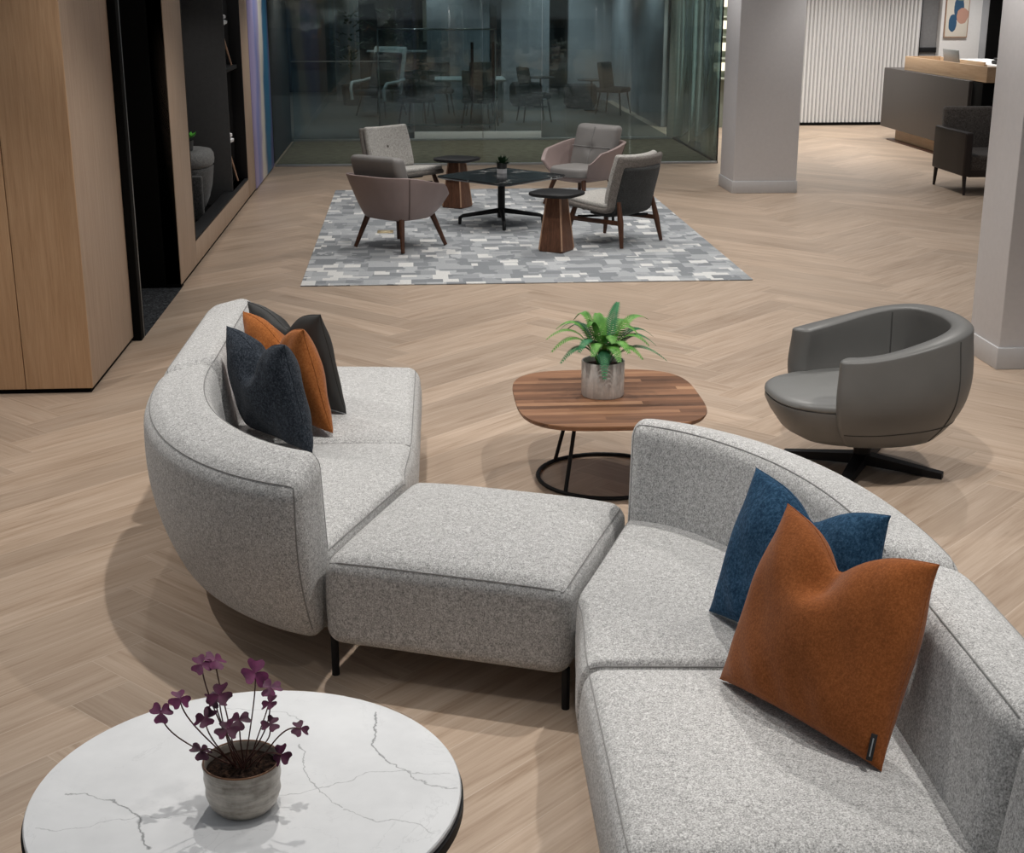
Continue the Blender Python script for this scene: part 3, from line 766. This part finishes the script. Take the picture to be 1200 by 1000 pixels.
fo_ = thing('floor_outlet', 'small brass floor outlet plate on the rug behind the tub armchair legs', 'outlet', (-.27, 13.38, .0102))
MB().box((-.075, -.075, 0), (.075, .075, .006), .002).build('plate', plain('polished brass', (.75, .60, .36), .3, .8), fo_)
MB().box((-.045, -.045, .0062), (.045, .045, .009), .002).build('lid', plain('bright brass', (.85, .72, .48), .3, .6), fo_)

# black marble table
t = thing('marble_coffee_table', 'square black marble coffee table on a four-star pedestal base', 'table', (.86, 13.78, RZ), 0)
sq = rpoly([(.655, 0), (0, .70), (-.655, 0), (0, -.70)], .09)
MB().plan(sq, [(.93, .442), (.985, .452), (1, .46), (1, .466), (.995, .47)]).build('tabletop', M_marbleb, t, angle=30)
MB().lathe([(0, .06), (.036, .06), (.036, .43), (.12, .436), (.12, .442), (0, .442)], 20).build('pedestal', M_blackmetal, t)
for k in range(4):
    a = k * PI / 2; d = Vector((math.cos(a), math.sin(a), 0))
    g = MB().tube([d * .02 + Vector((0, 0, .13)), d * .2 + Vector((0, 0, .105)), d * .38 + Vector((0, 0, .08)), d * .405 + Vector((0, 0, .065)), d * .41 + Vector((0, 0, .0))], [.026, .022, .018, .018, .017], 8)
    g.build('foot', M_blackmetal, t)
def small_side(loc, rz, label):
    p = thing('walnut_side_table', label, 'side table', loc, rz, 'walnut pedestal side tables on the rug')
    s = .165
    MB().plan(rpoly([(s, 0), (0, s), (-s, 0), (0, -s)], .02, 3), [(1, .0), (1, .012), (.56, .478), (.54, .478)]).build('pedestal', M_walnutv, p, angle=25)
    g = MB()
    for k in range(4):
        a = k * PI / 2; d = Vector((math.cos(a), math.sin(a), 0)); 
        g.tube([d * (s * .962) + Vector((0, 0, .012)), d * (s * .962 * .57) + Vector((0, 0, .478))], .0085, 6)
    g.build('edge_strip', M_ash, p)
    MB().plan(rpoly([(.31, 0), (0, .31), (-.31, 0), (0, -.31)], .16, 8), [(.90, .479), (.98, .487), (1, .497), (.99, .508), (.97, .512)]).build('tabletop', M_blackmetal, p)
small_side((1.25, 12.27, RZ), R(12), 'walnut pedestal side table with black top in front of the slate backed lounge chair')
small_side((.465, 14.95, RZ), R(12), 'walnut pedestal side table with black top behind the black marble table')
p = thing('potted_succulent', 'tiny potted plant with dark leaves on the black marble table', 'plant', (.875, 13.95, RZ + .4705))
MB().lathe([(0, 0), (.048, 0), (.05, .045)], 20).build('pot_foot', M_white, p)
MB().lathe([(.05, .045), (.052, .10), (.045, .10), (.043, .085), (0, .085)], 20).build('pot', M_smallpot, p)
g = MB(); rnd = random.Random(4)
for i in range(70):
    th = rnd.uniform(0, 2 * PI); el = rnd.uniform(.15, 1.4); d = Vector((math.cos(th) * math.cos(el), math.sin(th) * math.cos(el), math.sin(el)))
    b = Vector((d.x * .02, d.y * .02, .085)); L = rnd.uniform(.05, .105); s = d.cross(Vector((.1, .2, 1))).normalized() * .012
    g.add([b, b + d * L * .6 + s, b + d * L, b + d * L * .6 - s], [(0, 1, 2, 3)])
g.build('foliage', M_dkgreen, p)

# ------------------------------------------------------------------ serpentine sofa
OC = Vector((.2125, 4.51, 0))
sd = Vector((.36, .933)).normalized()
SEAT = .425; BOT = .125; TOP = .755
GRP = 'modules of the serpentine sofa'
def bez(a, b, c, d, t): return a * (1 - t) ** 3 + b * 3 * t * (1 - t) ** 2 + c * 3 * t * t * (1 - t) + d * t ** 3
Ao, P1, P2, Bo = Vector((-.595, -.325)), Vector((-1.02, -.16)), Vector((-1.30, .42)), Vector((-1.258, 1.105))
Ai, Bi = Vector((-.262, .57)), Vector((-.235, 1.005))
def curved_path(t):
    o = bez(Ao, P1, P2, Bo, t)
    i = bez(Ai, Ai + Vector((-.01, .14)), Bi - Vector((.0, .15)), Bi, t)
    return o, i
def straight_path(y0, y1):
    def f(t):
        y = y0 + (y1 - y0) * t
        return Vector((-1.258 + .016 * (y - 1.1), y)), Vector((-.235 + .02 * (y - 1.0), y - .10))
    return f
def s_outer(w): return .115 * (1 - w) ** 2.6 - .015 * math.sin(PI * w)
def s_inner(w, t=0): return .225 + .02 * sstep(0, .4, t) + .075 * (1 - w)
def module(name, label, path, La, Lf, root_rz, ends, legs):
    curved = name.startswith('curved')
    p = thing(name, label, 'sofa module', tuple(OC), root_rz, GRP)
    # backrest
    hB = (La / 2, .12, (TOP - BOT) / 2); rB = .075
    def fb(q):
        t = (q[0] + hB[0]) / (2 * hB[0]); o, i = path(t); d = (i - o).normalized()
        w = (q[2] + hB[2]) / (2 * hB[2]); k = (q[1] + hB[1]) / (2 * hB[1])
        s = s_outer(w) * (1 - k) + s_inner(w, t if curved else 1) * k
        s += (.010 if k < .5 else -.0) * 0
        x = o + d * s
        z = BOT + (.725 + .065 * k - BOT) * w
        return (x.x, x.y, z)
    b = MB().rbox(hB, rB, (30, 2, 10), 5, fb).build('backrest', M_sofa, p)
    def rim(y, inset=0):
        pts = []
        for i in range(41):
            x = -hB[0] + .0 + 2 * hB[0] * i / 40
            x = max(-hB[0] + .01, min(hB[0] - .01, x))
            pts.append(fb(rpoint((x, y * hB[1], hB[2]), hB, rB)))
        return pts
    g = MB()
    for y in (-1, 1):
        r_ = rim(y); g.tube(r_, .0026, 6)
    for e in ends:
        for y in (-1, 1):
            g.tube([fb(rpoint((e * hB[0], y * hB[1], hB[2] - (2 * hB[2] - .05) * i / 20), hB, rB)) for i in range(21)], .0026, 6)
    g.build('seam', M_seam, b)
    # seat
    hS = (La / 2, .5, (SEAT - BOT) / 2)
    rS = .055
    def fs(q):
        # q in a box of true-ish scale: x along, y across (0..depth), z
        t = (q[0] + hS[0]) / (2 * hS[0]); o, i = path(t); D = (i - o).length; d = (i - o) / D
        k = (q[1] + hS[1]) / (2 * hS[1]); s = .20 + (D - .20) * k
        # keep end rounding the same size where the front edge is shorter
        w = (q[2] + hS[2]) / (2 * hS[2])
        bul = (1 - (2 * k - 1) ** 4) * (1 - (2 * t - 1) ** 4)
        z = BOT + (SEAT - BOT) * w + .022 * bul * (w > .5)
        s += .02 * math.sin(PI * w) * (k > .97)
        x = o + d * s
        return (x.x, x.y, z)
    st = MB().rbox(hS, rS, (26, 14, 3), 4, fs).build('seat', M_sofa, p)
    loop = []
    for i in range(31): loop.append((-hS[0], -hS[1] + .0 + 2 * hS[1] * i / 30, hS[2]))
    for i in range(1, 31): loop.append((-hS[0] + 2 * hS[0] * i / 30, hS[1], hS[2]))
    for i in range(1, 31): loop.append((hS[0], hS[1] - 2 * hS[1] * i / 30, hS[2]))
    MB().tube([fs(rpoint(q, hS, rS)) for q in loop], .0026, 6).build('seam', M_seam, st)
    for t, k in legs:
        o, i = path(t); x = o + (i - o) * k
        MB().tube([(x.x, x.y, .0), (x.x, x.y, BOT + .02)], .013, 10).build('leg', M_blackmetal, p)
    return p
cl = [(.25, .42), (.85, .3), (.12, .88), (.88, .9)]
module('curved_sofa_module', 'light grey curved sofa module at left with its back to the camera', curved_path, 1.62, .45, 0, (-1,), cl)
module('curved_sofa_module', 'light grey curved sofa module at right behind the blue cushion', curved_path, 1.62, .45, PI, (-1,), cl)
module('straight_sofa_module', 'light grey straight sofa module at the far left end under the charcoal cushion', straight_path(1.113, 2.36), 1.25, 1.2, 0, (1,), cl)
module('straight_sofa_module', 'light grey straight sofa module at right under the burnt orange cushion', straight_path(1.113, 2.02), .9, .9, PI, (), cl)
module('straight_sofa_module', 'light grey sofa module end cut off by the lower right picture corner', straight_path(2.028, 2.93), .9, .9, PI, (), cl)
# ottoman
o = thing('ottoman', 'square light grey armless ottoman joining the two halves of the sofa', 'ottoman', tuple(OC), R(-21.2), GRP)
hO = (.416, .412, .155); rO = .055
def fo(q):
    x, y, z = q; bl = (1 - (x / .416) ** 4) * (1 - (y / .412) ** 4)
    return (x * (1 + .012 * (1 - (z / .155) ** 2)), y * (1 + .012 * (1 - (z / .155) ** 2)), z + BOT + .155 + (.04 * bl if z > 0 else 0))
b = MB().rbox(hO, rO, (16, 16, 3), 5, fo).build('seat', M_sofa, o)
lp = []
for a, bb in (((-1, -1), (1, -1)), ((1, -1), (1, 1)), ((1, 1), (-1, 1)), ((-1, 1), (-1, -1))):
    for i in range(16):
        u = i / 16; q = ((a[0] + (bb[0] - a[0]) * u) * hO[0], (a[1] + (bb[1] - a[1]) * u) * hO[1], hO[2]); lp.append(fo(rpoint(q, hO, rO)))
MB().tube(lp, .0026, 6, closed=True).build('seam', M_seam, b)
for sx in (-1, 1):
    for sy in (-1, 1): MB().tube([(sx * .40, sy * .365, 0), (sx * .40, sy * .365, BOT + .02)], .013, 10).build('leg', M_blackmetal, o)

# ------------------------------------------------------------------ cushions
def cushion(name, label, mat, base, bdir, lean, S, T, chop, seed, roll=0, group=None, labeltag=False, hz=1.0):
    rnd = random.Random(seed); ph = [rnd.uniform(0, 6.28) for _ in range(8)]
    n = 44
    def pt(u, v, side):
        eu, ev = 1 - u * u, 1 - v * v
        x = S / 2 * u * (1 - .075 * ev ** .8); z = S / 2 * v * (1 - .06 * eu ** .8)
        th = T / 2 * (max(0, eu) ** .40) * (max(0, ev) ** .40)
        uu = abs(u - .06 * math.sin(ph[0])); c = math.exp(-(math.sqrt(uu * uu + .002) / .36) ** 1.35) * sstep(.1, 1.0, v)
        z -= chop * c
        x *= 1 - .10 * sstep(.1, 1, v) * (chop / .1)
        cr = math.exp(-((u - .06 * math.sin(ph[0])) / .15) ** 2) * sstep(.15, .6, v)
        th = th * (1 - .28 * c) * (1 - .34 * cr)
        th *= 1 + .10 * math.sin(5 * u + ph[1]) * math.sin(4 * v + ph[2])
        wr = .006 * math.sin(13 * u + 7 * v + ph[3]) * (abs(u) ** 2 + abs(v) ** 2) * eu * ev * 1.4 + .008 * math.sin(16 * (u + .3 * v) + ph[4]) * sstep(.45, .95, abs(v)) * ev
        y = side * (th + wr * (1 if th > .01 else 0))
        bend = .05 * S * (u * u) * .4
        return (x, y + bend, (z + S / 2) * hz)
    g = MB()
    us = [math.sin(PI / 2 * (-1 + 2 * i / n)) for i in range(n + 1)]
    for side in (-1, 1): g.grid([[pt(u, v, side) for u in us] for v in us], flip=side > 0)
    bm_obj = g.build(name, mat)
    bm = bmesh.new(); bm.from_mesh(bm_obj.data); bmesh.ops.remove_doubles(bm, verts=bm.verts, dist=.0008); bmesh.ops.recalc_face_normals(bm, faces=bm.faces[:]); bm.to_mesh(bm_obj.data); bm.free()
    bm_obj.data.polygons.foreach_set('use_smooth', [True] * len(bm_obj.data.polygons))
    phi = math.atan2(-bdir[0], bdir[1])
    bm_obj.matrix_world = Matrix.Translation(base) @ Matrix.Rotation(phi, 4, 'Z') @ Matrix.Rotation(R(-lean), 4, 'X') @ Matrix.Rotation(R(roll), 4, 'Y')
    tag(bm_obj, label, 'cushion', group)
    ed = [(-1 + 2 * i / 30, -1) for i in range(31)] + [(1, -1 + 2 * i / 30) for i in range(1, 31)] + [(1 - 2 * i / 30, 1) for i in range(1, 31)] + [(-1, 1 - 2 * i / 30) for i in range(1, 30)]
    MB().tube([pt(u, v, 1) for u, v in ed], .0022, 6, closed=True).build('seam', mat, bm_obj)
    if labeltag:
        a = Vector(pt(.93, -.82, -1)); 
        tg = MB().box((-.004, -.0015, -.032), (.011, .0015, .032), .001).build('label_tag', M_label, bm_obj); tg.location = a + Vector((.004, -.006, 0)); tg.rotation_euler = (0, R(-6), R(25))
        MB().box((.002, -.0022, -.022), (.005, -.0016, .022), .0002).build('printed_line', M_chrome, tg)
    return bm_obj
ZS = SEAT + .028
cushion('scatter_cushion', 'navy grey square cushion, front one of the three stacked at left', M_navy, (-.56, 5.545, ZS), (-.80, -.60), 11, .49, .20, .11, 1, hz=.93)
cushion('scatter_cushion', 'rust orange square cushion between the navy and charcoal ones at left', M_rust, (-.50, 5.80, ZS), (-.78, -.62), 13, .50, .19, .11, 2, hz=.93)
cushion('scatter_cushion', 'charcoal square cushion at the back of the three stacked at left', M_char, (-.49, 6.05, ZS), (-.66, -.75), 13, .50, .17, .11, 3, hz=.93)
cushion('scatter_cushion', 'deep blue square cushion behind the burnt orange one at right', M_blue, (.985, 3.53, ZS), (.84, .54), 18, .54, .17, .10, 4, hz=.83)
cushion('scatter_cushion', 'burnt orange square cushion leaning on the sofa back at right', M_rust2, (.92, 3.09, ZS), (.87, .5), 21, .56, .20, .115, 5, labeltag=True, hz=.90)

# ------------------------------------------------------------------ swivel tub chair
p = thing('swivel_tub_chair', 'grey leather swivel tub chair on a black star base', 'armchair', (2.135, 6.32, 0), R(4))
def tubfn(q):
    u, s, w = q[0], q[1] + .04, q[2] + .5
    a = u * R(131); e = abs(u)
    zt = .745 - .02 * e - .10 * sstep(.25, 1.0, e)
    zb = .175
    z = zb + (zt - zb) * w
    bul = .66 + .36 * (1 - (1 - min(1, w / .62)) ** 2.4) - .035 * sstep(.6, 1, w)
    ct, st = math.cos(a), math.sin(a); n = 2.5; k = (abs(ct) ** n + abs(st) ** n) ** (-1 / n)
    x = (.425 if ct > 0 else .445) * k * ct; y = .415 * k * st
    f = bul - s / .43 * 1.25
    return (x * f + .02, y * f, z)
M_sh = MB().rbox((1.0, .04, .5), .038, (56, 1, 16), 5, tubfn).build('tub_shell', M_greyleather, p)
M_thread = plain('dark grey thread', (.055, .055, .053), .8)
for u in (-.42, .42):
    for sd_ in (-1, 1): MB().tube([tubfn((u, sd_ * .0405, -.45 + .9 * i / 20)) for i in range(21)], .0028, 6).build('seam', M_thread, M_sh)
MB().tube([tubfn((-.96 + 1.92 * i / 60, -.0405, -.30)) for i in range(61)], .0025, 6).build('seam', M_thread, M_sh)
ol = []
for i in range(72):
    t = 2 * PI * i / 72; c_, s_ = math.cos(t), math.sin(t); k = (abs(c_) ** 2.6 + abs(s_) ** 2.6) ** (-1 / 2.6)
    ol.append((-(.475 if c_ > 0 else .36) * k * c_, .345 * k * s_))
seatb = MB().plan(ol, [(.58, .176), (.70, .182), (.84, .22), (.95, .295), (1.0, .345), (1.0, .365)]).build('seat_base', M_greyleather, p)
def sfn(q): return (q[0], q[1], q[2] + .02 * max(0, 1 - (q[0] / .45) ** 2 - (q[1] / .36) ** 2))
seatc = MB().plan(ol, [(.985, .366), (1.004, .375), (1.0, .39), (.975, .40), (.93, .407), (.75, .413), (.5, .417), (.2, .419)], sfn).build('seat_cushion', leather('lighter grey leather', (.165, .165, .16), .42), p)
MB().tube([(0, 0, .045), (0, 0, .172)], .042, 20).build('pedestal', M_blackmetal, p)
MB().lathe([(0, .16), (.16, .164), (.17, .172), (0, .174)], 24).build('mount_plate', M_blackmetal, p)
for k in range(4):
    a = R(-35) + k * PI / 2; d = Vector((math.cos(a), math.sin(a), 0)); s = Vector((-d.y, d.x, 0))
    L = .385
    vs = []
    for r_, hw, z0, z1 in ((0, .034, .022, .075), (L, .022, .0, .028)):
        for zz in (z0, z1):
            vs += [d * r_ + s * hw + Vector((0, 0, zz)), d * r_ - s * hw + Vector((0, 0, zz))]
    MB().add(vs, [(0, 1, 3, 2), (4, 6, 7, 5), (0, 2, 6, 4), (1, 5, 7, 3), (2, 3, 7, 6), (0, 4, 5, 1)]).build('foot', M_blackmetal, p, smooth=False)

# ------------------------------------------------------------------ walnut coffee table
t = thing('walnut_coffee_table', 'rounded square walnut coffee table on a black wire base', 'table', (.88, 6.25, 0))
MB().plan(superellipse(.432, .478, 3.6, 96), [(.955, .372), (.985, .38), (1, .392), (1, .396), (.997, .4)]).build('tabletop', M_walnut, t, angle=35)
MB().tube([(.32 * math.cos(2 * PI * i / 56), .32 * math.sin(2 * PI * i / 56), .010) for i in range(56)], .0095, 8, closed=True).build('base_ring', M_blackmetal, t)
for s in (-1, 1):
    for q in (-1, 1):
        MB().tube([(s * .215, q * .235, .012), (s * .15, q * .10, .375)], .0095, 8).build('leg', M_blackmetal, t)
    MB().box((s * .15 - .02, -.13, .362), (s * .15 + .02, .13, .372), .002).build('mount_plate', M_blackmetal, t)

# fern
f = thing('potted_fern', 'green fern in a taupe glazed pot on the walnut coffee table', 'plant', (.862, 6.275, .4005))
MB().lathe([(0, 0.006), (.088, .006), (.0885, .0), (.096, .0), (.1, .008), (.1, .163), (.098, .166), (.093, .166), (.091, .16), (.091, .14)], 48).build('pot', M_fernpot, f)
MB().lathe([(.0905, .140), (.06, .146), (.03, .150), (.0, .152)], 24).build('soil', M_soil, f)
fr = [  # tip offset x, y, z (from crown), droop height, deep green?
    (-.27, -.02, .10, .13, 0), (-.21, -.08, .0, .15, 1), (-.13, .08, .17, .13, 0), (-.20, .07, .12, .14, 1), (.075, .09, .25, -.06, 1), (.22, .08, .165, .10, 0), (.29, -.06, .0, .14, 1),
    (.24, .05, .09, .13, 1), (.245, -.0, .06, .14, 1), (-.015, -.17, -.06, .15, 1), (.05, -.19, .03, .13, 0), (.10, -.15, .06, .12, 0), (-.07, -.16, .05, .12, 0), (-.13, -.12, .06, .13, 1), (-.25, -.06, .05, .15, 0), (-.22, .02, .14, .12, 0), (.20, -.09, .08, .13, 0), (.03, -.12, .10, .10, 0),
    (.0, .18, .12, .14, 0), (.14, .16, .12, .13, 0), (-.02, .08, .20, -.02, 0), (-.16, .15, .10, .13, 1), (.15, -.05, .13, .11, 0), (-.08, -.03, .16, .09, 0), (.17, -.11, .02, .13, 0)]
for fi, (tx, ty, tz, hh, deep) in enumerate(fr):
    g = MB(); b0 = Vector((tx * .1, ty * .1, .15)); tip = Vector((tx, ty, .17 + tz)); ctrl = (b0 + tip) / 2 + Vector((0, 0, hh + .02))
    ctrl = Vector((tx * .45, ty * .45, max(.17 + tz, .17) + hh * 1.05))
    Q = lambda s: b0 * (1 - s) ** 2 + ctrl * 2 * s * (1 - s) + tip * s * s
    g.tube([Q(i / 10) for i in range(11)], [.0022 - .0016 * i / 10 for i in range(11)], 5)
    NP = 26; Lm = .056 + .004 * (fi % 3)
    for i in range(NP):
        s = .16 + .84 * i / NP; c = Q(s); d = (Q(min(1, s + .02)) - Q(s - .02)).normalized()
        sv = d.cross(Vector((0, 0, 1))); sv = sv.normalized() if sv.length > .05 else Vector((1, 0, 0)); nv = sv.cross(d).normalized()
        Lp = Lm * min(1, (s - .10) / .16) * max(0, 1.02 - s) ** .6 + .003
        for q in (-1, 1):
            dr = (sv * q + d * .35 - nv * .10).normalized(); wv = d * .0038
            g.add([c - wv * .8, c + dr * Lp * .55 - wv, c + dr * Lp + d * .004, c + dr * Lp * .55 + wv, c + wv * .8], [(0, 1, 2, 3, 4)])
    g.build('frond', M_fern2 if deep else M_fern, f)

# ------------------------------------------------------------------ white marble table + clover
t = thing('round_marble_table', 'round white marble coffee table with a black rim in the foreground', 'table', (-.418, 2.947, 0))
circ = [(math.cos(2 * PI * i / 128), math.sin(2 * PI * i / 128)) for i in range(128)]
MB().plan(circ, [(.495, .382), (.503, .386), (.503, .396), (.500, .4)]).build('tabletop', M_marblew, t, angle=35)
MB().plan(circ, [(.500, .352), (.508, .354), (.508, .3805), (.49, .3815)]).build('rim_tray', M_blackmetal, t, angle=35)
MB().lathe([(0, 0), (.26, 0), (.26, .012), (.05, .02), (.04, .05), (.04, .33), (.12, .352), (0, .352)], 40).build('pedestal', M_blackmetal, t)
v = thing('potted_clover', 'purple leaved clover in a banded stoneware pot on the marble table', 'plant', (-.418, 2.884, .4005))
pot = MB().lathe([(0, .0), (.058, .0), (.066, .004), (.078, .02), (.086, .045), (.0845, .062), (.088, .085), (.0865, .10), (.0895, .118), (.088, .121), (.0835, .121), (.082, .115), (.081, .098)], 48).build('pot', M_cloverpot, v)
MB().tube([(.0862 * math.cos(2 * PI * i / 48), .0862 * math.sin(2 * PI * i / 48), .1205) for i in range(48)], .0026, 6, closed=True).build('rim', M_rim, v)
g = MB(); rnd = random.Random(2); rows = []
for i in range(9):
    rr = .0815 * (1 - i / 8)
    rows.append([(rr * math.cos(2 * PI * q / 32), rr * math.sin(2 * PI * q / 32), .100 + .004 * i / 8 + (rnd.uniform(-.003, .004) if 0 < i < 8 else 0)) for q in range(32)])
g.grid(rows, True).build('soil', M_soil, v)
heads = [(-.497, 2.91, .751, .9), (-.469, 2.93, .751, 1.0), (-.377, 2.90, .731, 1.25), (-.347, 2.92, .683, 1.0), (-.346, 2.88, .665, .8), (-.545, 2.88, .684, .95), (-.585, 2.86, .660, .95), (-.455, 2.86, .700, 1.15), (-.468, 2.89, .672, 1.0),
         (-.486, 2.84, .654, 1.05), (-.438, 2.83, .63, 1.0), (-.417, 2.88, .625, 1.0), (-.344, 2.85, .628, .8), (-.281, 2.88, .598, .8), (-.499, 2.84, .573, .95), (-.322, 2.83, .561, .95)]
for k, (x, y, z, sc_) in enumerate(heads):
    hd = Vector((x + .418, y - 2.884, z - .4005)); b0 = Vector((hd.x * .12 + .012 * math.cos(k * 2.4), .012 * math.sin(k * 2.4), .10))
    out = Vector((hd.x, hd.y, 0))
    mid = Vector((hd.x * .62, hd.y * .6, .10 + (hd.z - .10) * (.42 if hd.z > .23 else .62))) + Vector((.010 * math.sin(k * 1.7), 0, 0))
    c2 = hd + Vector((0, 0, -.05))
    if hd.z < .2: mid = Vector((hd.x * .5, hd.y * .5, .15)); c2 = hd + Vector((-hd.x * .3, 0, .015))
    S_ = lambda s: b0 * (1 - s) ** 3 + mid * 3 * s * (1 - s) ** 2 + c2 * 3 * s * s * (1 - s) + hd * s ** 3
    st = MB().tube([S_(i / 14) for i in range(15)], .0017, 6).build('stem', M_stem, v)
    g = MB(); r0 = random.Random(k); tilt = Matrix.Rotation(r0.uniform(.25, .7), 3, 'X') @ Matrix.Rotation(r0.uniform(-.5, .5), 3, 'Y')
    for m in range(3):
        th = 2 * PI * m / 3 + k * .8; fold = r0.uniform(-.1, .45); L = .027 * sc_
        rotm = tilt @ Matrix.Rotation(th, 3, 'Z') @ Matrix.Rotation(fold, 3, 'Y')
        rows = []
        prof = [(0, .06), (.2, .42), (.45, .72), (.7, .86), (.88, .78), (1.0, .55)]
        for a, w in prof:
            row = []
            for q in (-1, -.5, 0, .5, 1):
                notch = .16 * (1 - abs(q)) * (a > .9)
                row.append(hd + rotm @ Vector(((a - notch) * L, q * w * L * .72, .004 * abs(q) * w)))
            rows.append(row)
        g.grid(rows)
    g.build('leaf', M_clover2 if k in (0, 1, 2, 3, 5, 6) else M_clover, st)

# ------------------------------------------------------------------ light
wd = bpy.data.worlds.new('World'); bpy.context.scene.world = wd; wd.use_nodes = True
bg = wd.node_tree.nodes['Background']; bg.inputs[0].default_value = (.86, .90, .95, 1); bg.inputs[1].default_value = .21
def spot(x, y, power, size=105, z=3.3, col=(1, .96, .91), rad=.03, blend=.6):
    l = bpy.data.lights.new('downlight_and_fill', 'SPOT'); l.energy = power; l.spot_size = R(size); l.spot_blend = blend; l.shadow_soft_size = rad; l.color = col  # ceiling downlights, and extra spots added to brighten dim places
    o = bpy.data.objects.new('downlight_and_fill', l); C.objects.link(o); o.location = (x, y, z); return o
spot(-.15, 3.0, 100, 44, blend=.5); spot(1.75, 2.5, 170, 62, blend=.8); spot(.4, 2.6, 25, 100)  # marble table lamp, then two spots added as fill on the sofa
for y, pw in ((5.0, 165), (8.1, 120), (10.7, 115), (13.3, 115), (15.9, 90)):
    for x in (-.2, 1.5, 3.2):
        spot(x, y, pw)
spot(-2.7, 5.9, 140); spot(-1.2, 7.2, 40)  # spots added to brighten the oak cabinet
for x, y, pw in ((5.2, 12.4, 110), (5.2, 15.4, 110), (5.4, 18.6, 130), (5.6, 22.0, 150), (7.0, 22.4, 150), (9.0, 22.4, 170), (6.3, 20.3, 120), (8.4, 19.5, 110), (7.2, 20.6, 120)): spot(x, y, pw, 130 if y > 20 else 105, rad=.08)  # right side lamps, with spots added to brighten the ribbed wall
for x in (-1, 1, 3): spot(x, 20.4, 70, 115, 3.0)
for x, y in ((0, 25.0), (2.0, 26.5), (-1.8, 27), (3.6, 25), (.3, 29.5), (3.0, 29.5), (-2, 31.5), (1.5, 32)): spot(x, y, 55, 125, 3.0, (.85, .95, 1))  # weak spots added so the office furniture shows
spot(-.9, 17.3, 75); spot(2.6, 28.6, 75, 120, 3.0, (.9, .95, 1)); spot(3.7, 28.6, 60, 120, 3.0, (.9, .95, 1)); spot(-.5, 25.6, 60, 100, 3.0); spot(1.0, 24.4, 40, 100, 3.0); spot(4.7, 21.2, 60, 120, 2.9); spot(-2.1, 13.5, 28, 110, 2.8); spot(-2.1, 15.2, 5, 100, 2.8); spot(-2.0, 15.0, 3, 100, 1.38); spot(4.7, 22.9, 110, 120, 2.9, (1, .97, .85))  # added spots brightening mural, partitions, pale chair, sage wall and niche

# ------------------------------------------------------------------ camera
cd = bpy.data.cameras.new('camera'); cam = bpy.data.objects.new('camera', cd); C.objects.link(cam)
cam.location = (0, 0, 2.2); cam.rotation_euler = (R(90 - 17.2), 0, R(-4.0))
cd.sensor_fit = 'HORIZONTAL'; cd.sensor_width = 36; cd.lens = 1650 / 1200 * 36; cd.clip_end = 200
bpy.context.scene.camera = cam
sc = bpy.context.scene
sc.view_settings.view_transform = 'Standard'; sc.view_settings.look = 'None'; sc.view_settings.exposure = 0
